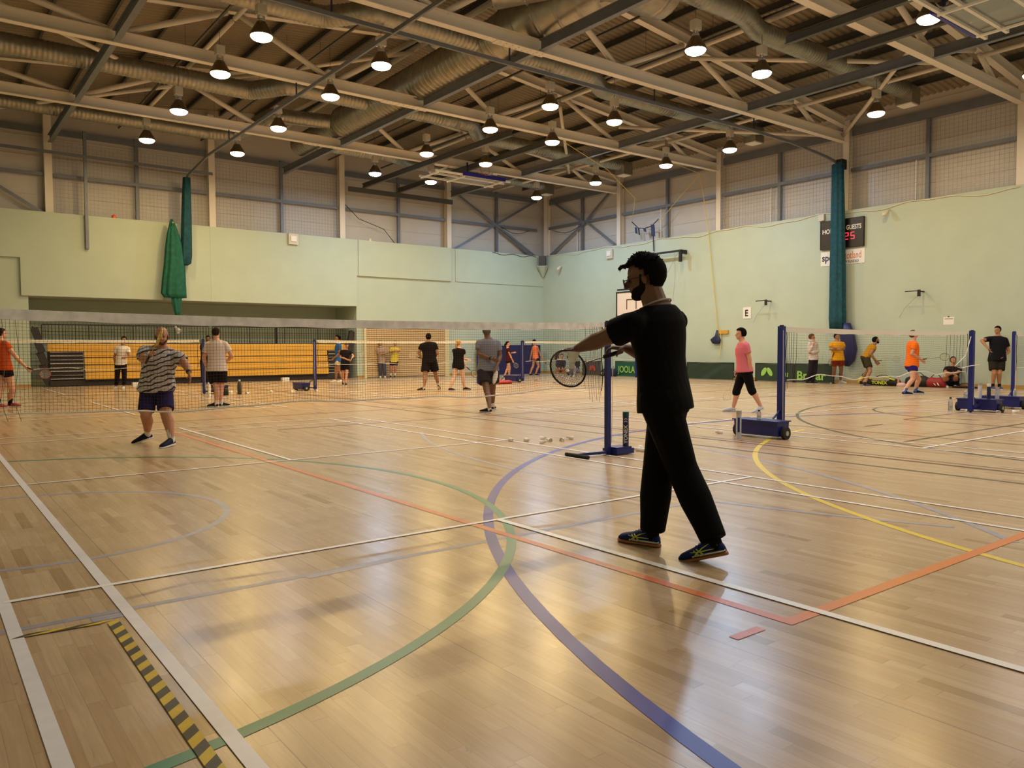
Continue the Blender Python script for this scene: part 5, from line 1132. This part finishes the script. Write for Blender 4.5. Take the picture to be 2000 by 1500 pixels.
# ================================================================ barriers along the right wall
def barrier(y0, y1, X, m, label, h=.68, folds=True):
    t = thing('table_tennis_barrier', label, 'barrier', (X, (y0+y1)/2, 0), 'court barriers along right wall')
    b = B(); n = 40; vs = []; 
    for i in range(n+1):
        y = y0+(y1-y0)*i/n
        for k in range(7):
            z = .02+(h-.02)*k/6; vs.append((X+(.012*math.sin(i*.5+k*1.7)+.018*math.sin(i*.23+k*.9))*(math.sin(PI*i/n))*(1 if folds else 0), y, z-(.02*math.sin(PI*i/n) if k == 6 else 0)))
    b.add(vs, [(i*7+k, i*7+k+1, (i+1)*7+k+1, (i+1)*7+k) for i in range(n) for k in range(6)])
    o = len(vs); b.add([(x+.02, y, z) for x, y, z in vs], [(i*7+k, (i+1)*7+k, (i+1)*7+k+1, i*7+k+1) for i in range(n) for k in range(6)])
    b.obj('cloth', m, t, True)
    b = B(); b.box(X-.012, X+.03, y0, y1, h-.012, h+.008); b.box(X-.012, X+.03, y0-.01, y0+.01, 0, h); b.box(X-.012, X+.03, y1-.01, y1+.01, 0, h); b.box(X-.06, X+.1, y0-.015, y0+.015, 0, .02); b.box(X-.06, X+.1, y1-.015, y1+.015, 0, .02); b.obj('frame', M['black'], t)
    return t
def leafmark(t, X, y, z, s, m):
    for sg in (-1, 1):
        b = B(); b.ell((X, y+sg*s*.42, z), (.004, 0, 0), V((0, sg*.24, .2))*s*1.0, V((0, -sg*.34, .5))*s, 18, 8); b.obj('leaf_mark', m, t)
barrier(18.95, 21.25, 25.35, M['green_bar'], 'plain dark green court barrier behind the person in pink')
t = barrier(16.35, 17.95, 25.35, M['green_bar'], 'dark green barrier with lime leaf mark near the navy net post', folds=False)
leafmark(t, 25.335, 17.45, .36, .3, M['lime']); text('Bu', .3, M['lime'], t, (25.33, 16.85, .2), MY, UP, bold=.006)
t = barrier(14.78, 16.3, 25.35, M['green_bar'], 'dark green barrier with lime lettering behind the person in white hoodie', folds=False)
text('Bribar', .42, M['lime'], t, (25.325, 16.2, .12), MY, UP, bold=.012, sx=1.08)
barrier(21.35, 22.75, 25.35, M['green_bar'], 'dark green court barrier just right of the man in black')
t = barrier(23.6, 25.35, 25.3, M['green_bright'], 'bright green barrier with lime lettering left of the man in black', folds=False); text('JOOLA', .42, M['lime'], t, (25.27, 25.15, .18), MY, UP, bold=.006, sx=.8)
t = barrier(26.35, 27.55, 25.3, M['grey_cloth'], 'grey barrier with red leaf mark near the seated people', folds=False); leafmark(t, 25.27, 26.85, .34, .26, M['red_print'])
# ================================================================ trolley cargo, tubes, bottles, shuttlecocks
def tube_thing(x, y, z0, h, r, m, capm, label, txt=None, tm=None, cat='tube'):
    t = thing('shuttle_tube', label, cat, (x, y, z0))
    b = B(); b.tube([(x, y, z0), (x, y, z0+h)], r, 20); b.obj('tube_body', m, t, False); b = B(); b.tube([(x, y, z0+h-.045), (x, y, z0+h+.006)], r*1.05, 20); b.obj('tube_lid', capm, t)
    if txt:
        d = (CAM-V((x, y, 0))); d.z = 0; d.normalize(); side = UP.cross(d)
        o = V((x, y, z0))+d*(r+.001)
        text(txt, r*1.7, tm or M['white'], t, o+side*(r*.55)+UP*(h*.08), UP, -side, bold=.001, sx=1.05)
        b = B(); 
        for q in (0, 1): b.bar(o+UP*(h*.72+q*.03)-side*r*.5, o+UP*(h*.76+q*.03), .006, .003, up=d); b.bar(o+UP*(h*.76+q*.03), o+UP*(h*.72+q*.03)+side*r*.5, .006, .003, up=d)
        b.obj('chevron_mark', M['white'], t)
    return t
tube_thing(6.72, 6.56, .09, .40, .036, mat('tube_navy', '141C50', .35), M['teal_dark'], 'navy YONEX shuttle tube standing on the post base', 'YONEX')
tube_thing(8.98, 6.62, .0, .39, .036, mat('tube_silver', 'B9BCC6', .3), M['silver'], 'pale shuttle tube standing before the left trolley', None)
b = B(); tt_ = [o for o in C.objects if o.name.startswith('shuttle_tube')][-1]
d = (CAM-V((8.98, 6.62, 0))); d.z = 0; d.normalize(); sd = UP.cross(d); b.obox(V((8.98, 6.62, .2))+d*.036, sd*.014, UP*.1, d*.002); b.obj('label_panel', M['navy'], tt_)
tube_thing(16.48, 6.55, .252, .3, .034, mat('tube_white', 'C9C8CC', .3), M['silver'], 'pale shuttle tube on right trolley, left one', None); tube_thing(16.52, 6.26, .252, .22, .034, mat('tube_grey', 'A8AAB8', .3), M['silver'], 'shorter pale shuttle tube on right trolley', None); tube_thing(16.5, 6.4, .252, .28, .034, M['navy_dark'], M['white'], 'dark shuttle tube on right trolley', None)
_p = onfloor(409, 776); tube_thing(_p.x, _p.y, 0, .39, .036, M['white'], M['white'], 'white tube standing beside dark bottle, seen past polo shirt', None)
def bottle(x, y, z0, h, r, m, capm, label, body2=None):
    t = thing('drink_bottle', label, 'bottle', (x, y, z0)); b = B()
    b.loft([(V((x, y, z0+q*h)), V((w_*r, 0, 0)), V((0, w_*r, 0))) for q, w_ in ((0, .9), (.03, 1), (.6, 1), (.78, .8), (.86, .45), (.9, .42))], 16); b.obj('bottle_body', m, t, True)
    b = B(); b.tube([(x, y, z0+.88*h), (x, y, z0+h)], r*.5, 12); b.obj('bottle_cap', capm, t); return t
t = bottle(16.15, 6.95, 0, .27, .04, M['plastic'], M['black'], 'tall clear bottle with black lid on floor by right trolley')
bottle(9.44, 6.62, .25, .13, .03, M['plastic'], M['black'], 'small clear bottle standing on the left trolley'); bottle(16.4, 6.78, .252, .14, .036, M['plastic'], M['white'], 'small clear bottle on right trolley, left end')
bottle(17.75, 6.4, .25, .15, .036, M['plastic'], M['white'], 'small clear bottle on the farthest right trolley')
_p = onfloor(468, 770); bottle(_p.x, _p.y, 0, .42, .06, M['grey_cloth'], M['white'], 'dark bottle with white cap on floor behind near net'); _p = onfloor(440, 772); bottle(_p.x, _p.y, 0, .24, .09, M['black'], M['black'], 'black round pouch bottle on floor behind the polo shirt')
SH = [(6.93, 6.62), (7.0, 6.46), (7.1, 6.68), (7.13, 6.50), (7.2, 6.4), (6.86, 6.9), (6.8, 6.78), (6.95, 6.75), (6.6, 6.75), (6.72, 6.86)]
first = [[o for o in C.objects if o.name == 'shuttlecock'][0]]
rs = random.Random(3)
for x, y in SH:
    o = place_shuttle((x, y, .033), (PI/2+.25, 0, rs.uniform(0, 6.28)), 'white shuttlecock on the floor around the near post base', 'shuttlecocks around the near post base', first); o.scale = (1.15,)*3
for x, y in [(6.78, 8.1), (6.55, 8.2), (7.0, 8.0), (6.4, 8.35), (6.9, 8.25), (7.15, 8.1), (6.6, 7.9)]: place_shuttle((x, y, .032), (PI/2+.25, 0, rs.uniform(0, 6.28)), 'white shuttlecock on the floor just beyond the near post', 'shuttlecocks beyond the near post', first).scale = (1.15,)*3
for x, y in [(16.35, 6.2), (16.55, 5.9), (16.7, 5.78), (16.85, 5.68), (17.15, 5.5), (17.3, 5.3), (16.2, 6.6)]: place_shuttle((x, y, .036), (PI/2+.25, 0, rs.uniform(0, 6.28)), 'white shuttlecock on the floor in front of right trolleys', 'shuttlecocks before the right trolleys', first).scale = (1.3,)*3
place_shuttle((9.3, 7.25, .03), (PI/2+.25, 0, 1.2), 'single white shuttlecock on the floor left of the left trolley', None, first)
for px, py in [(446, 768), (462, 768), (487, 769), (530, 767), (578, 766), (621, 765)]: p = onfloor(px, py); place_shuttle((p.x, p.y, .04), (PI/2+.25, 0, rs.uniform(0, 6)), 'shuttlecock on the far floor seen through the near net', 'shuttlecocks on the far floor', first).scale = (1.7,)*3
for px, py in [(997, 748), (1021, 748), (1338-50, 746)]: p = onfloor(px, py); place_shuttle((p.x, p.y, .04), (PI/2+.25, 0, rs.uniform(0, 6)), 'shuttlecock on the floor near the corner net post', 'shuttlecocks by the corner net post', first).scale = (1.8,)*3
# ================================================================ bags and clothes on the floor
def bag(c, L, W, H, ang, m, label, parts=(), name='sports_bag', cat='bag'):
    t = thing(name, label, cat, c); c = V(c); d = V((math.cos(ang), math.sin(ang), 0)); s_ = V((-math.sin(ang), math.cos(ang), 0)); b = B()
    b.loft([(c+d*(L*q)+UP*(H*.5*hh), s_*(W*.5*w_), UP*(H*.5*hh)) for q, w_, hh in ((-.5, .35, .5), (-.46, .75, .8), (-.25, 1, 1), (0, .95, .93), (.25, 1, 1), (.46, .75, .8), (.5, .35, .5))], 18); b.obj('bag_body', m, t, True)
    b = B(); b.tube([c+d*(-L*.25)+UP*H*.95, c+d*(-L*.1)+UP*(H+.08), c+d*(L*.1)+UP*(H+.08), c+d*(L*.25)+UP*H*.95], .012, 6); b.obj('handle', M['black'], t, True)
    return t, d, s_
A90 = PI/2
t, d, s_ = bag((25.3, 13.0, 0), 1.15, .3, .26, A90, M['black'], 'black and lime racket bag with YONEX lettering by right wall')
b = B(); b.tube([(25.16, 12.55, .2), (25.15, 12.9, .29), (25.2, 13.4, .22)], .03, 8); b.obj('lime_piping', mat('lime_bright', 'C4D63A', .5), t, True); b = B(); b.obox((25.2, 13.0, .22), (.08, 0, .0), (0, .28, 0), (0, 0, .05)); b.obj('grey_panel', M['silver'], t)
text('YONEX', .15, mat('lime_text', 'C4D63A', .5), t, (25.13, 13.3, .05), MY, UP, bold=.004)
t, d, s_ = bag((25.35, 11.9, 0), .75, .4, .36, A90, M['black'], 'black sports bag against right wall beside the red bag')
t, d, s_ = bag((25.35, 11.35, 0), .62, .36, .32, A90, mat('bag_red', '8C1D1C', .6), 'red sports bag with white marks beside the seated person'); b = B(); b.obox((25.15, 11.3, .1), (.005, 0, 0), (0, .03, .03), (0, .0, .012)); b.obox((25.15, 11.2, .11), (.005, 0, 0), (0, .02, .04), (0, .02, .01)); b.obj('white_mark', M['white'], t)
b = B(); b.loft([(V((25.2, 12.35, .0)), V((.12, 0, 0)), V((0, .16, 0))), (V((25.2, 12.35, .08)), V((.11, 0, 0)), V((0, .15, 0))), (V((25.22, 12.37, .12)), V((.05, 0, 0)), V((0, .08, 0)))], 12); tag(b.obj('crumpled_towel', mat('towel_pink', 'D8B4A8', .9), smooth=True), 'crumpled pale pink towel by the wall between the bags', 'towel')
bottle(25.2, 12.45, .1, .2, .035, mat('bottle_pink', 'C98A80', .4), M['red_print'], 'pink bottle standing on the crumpled towel')
bag((25.4, 13.7, 0), .4, .25, .3, A90, mat('bag_yellow', 'C9B23A', .7), 'small yellow and black bag behind the crouching person')
bag((25.45, 10.55, 0), .7, .25, .07, A90, M['black'], 'flat black garment on the floor right of the seated person', name='garment', cat='clothing')
t, d, s_ = bag((25.1, 25.75, 0), .6, .35, .32, A90, M['black'], 'black kit bag left of the bright green barrier'); text('EX', .14, M['white'], t, (24.92, 25.9, .08), MY, UP)
bag((24.95, 25.15, 0), .34, .3, .36, A90, mat('rucksack_navy', '1C2038', .8), 'dark navy rucksack in front of the bright green barrier')
t, d, s_ = bag((24.9, 27.9, 0), .5, .32, .3, A90, M['sail'], 'dark bag with white patch beside the grey barrier'); b = B(); b.ell((24.76, 27.98, .2), (.04, 0, 0), (0, .12, 0), (0, 0, .08)); b.obj('white_patch', M['white'], t, True)
p = onfloor(985, 750); bag((p.x, p.y, 0), .7, .25, .14, 0.1, M['red_print'], 'red racket bag on the floor beside the corner net post'); p = onfloor(960, 751); bag((p.x, p.y, 0), .5, .3, .16, .1, M['white'], 'white and black bag on the floor near grey shirt person')
p = onfloor(557, 744); b = B(); b.box(p.x-.14, p.x+.14, p.y-.1, p.y+.1, 0, .14); tag(b.obj('white_carton', M['paper']), 'small white carton on floor before the bleachers', 'carton')
p = onfloor(267, 754); b = B(); b.box(p.x-.14, p.x+.14, p.y-.1, p.y+.1, 0, .13); tag(b.obj('white_carton', M['paper']), 'small white carton on floor left of the striped shirt', 'carton')
# ================================================================ ceiling goals and their beams
def goal(x0, y0, z, label, g):
    t = thing('basketball_goal', label, 'goal', (x0+1, y0, z), 'folded basketball goals')
    b = B(); b.box(x0, x0+2.0, y0-.03, y0+.05, z-.04, z+.10); b.obj('edge_padding', mat('pad_blue', '251C8A', .4) if 'pad_blue' not in bpy.data.materials else bpy.data.materials['pad_blue'], t)
    b = B(); b.box(x0+.02, x0+1.98, min(y0+.06*g, y0+1.25*g), max(y0+.06*g, y0+1.25*g), z+.02, z+.04); b.obj('backboard', M['plastic'], t)
    b = B()
    for q in (y0+.08*g, y0+.5*g, y0+1.25*g): b.bar((x0-1.2, q, z-.0), (x0+2.3, q, z-.0), .07, .07)
    for q in (x0-1.1, x0+.1, x0+1.9): b.bar((q, y0+.05*g, z-.06), (q, y0+1.3*g, z-.06), .05, .05)
    b.obj('board_frame', M['white'], t)
    b = B()
    for xx in (x0-.9, x0+1.2): b.tube([(xx, y0+1.2*g, z+.02), (xx+.9, y0+1.1*g, 8.42)], .025, 8); b.tube([(xx, y0+.2*g, z+.02), (xx+.9, y0+.9*g, 8.42)], .02, 8)
    b.tube([(x0-.6, y0+1.1*g, 8.42), (x0+2.4, y0+1.1*g, 8.42)], .04, 8); b.obj('swing_arms', M['white'], t)
    b = B(); b.torus((x0+1.0, y0-.0, z+.3), (1, 0, 0), (0, .3, 1), .22, .22, .012, 24, 6); b.obj('hoop', M['orange_print'], t, True)
    b = B()
    for i in range(10):
        a = 2*PI*i/10; b.tube([(x0+1+.22*math.cos(a), y0+.07*math.sin(a), z+.3+.22*math.sin(a)), (x0+1+.12*math.cos(a+.4), y0+.28, z+.32+.12*math.sin(a+.4)), (x0+1+.1*math.cos(a), y0+.42, z+.35+.1*math.sin(a))], .005, 4)
    b.obj('hoop_net', M['white'], t)
    b = B(); b.bar((x0+.25, y0+.1*g, z), (x0+.25, y0+.1*g, 8.42), .05, .05); b.obj('drop_bar', M['navy_dark'], t)
goal(16.9, 25.1, 7.93, 'white framed basketball goal folded up under the far roof', 1)
goal(16.4, 7.55, 7.95, 'basketball goal folded up under the roof at top right corner', -1)
for x, lb in ((15.6, 'dark beam carrying the far folded goal, left one'), (17.3, 'dark beam carrying the far folded goal, right one')):
    b = B(); ibeam(b, (x, 20.35, 8.24), (x, YF-.3, 8.28), .12, .2); tag(b.obj('goal_beam', M['purlin']), lb, 'beam')
for x, lb in ((16.0, 'dark beam carrying the near folded goal, left one'), (17.7, 'dark beam carrying the near folded goal, right one')):
    b = B(); ibeam(b, (x, 4.0, 8.24), (x, 10.6, 8.24), .12, .2); tag(b.obj('goal_beam', M['purlin']), lb, 'beam')
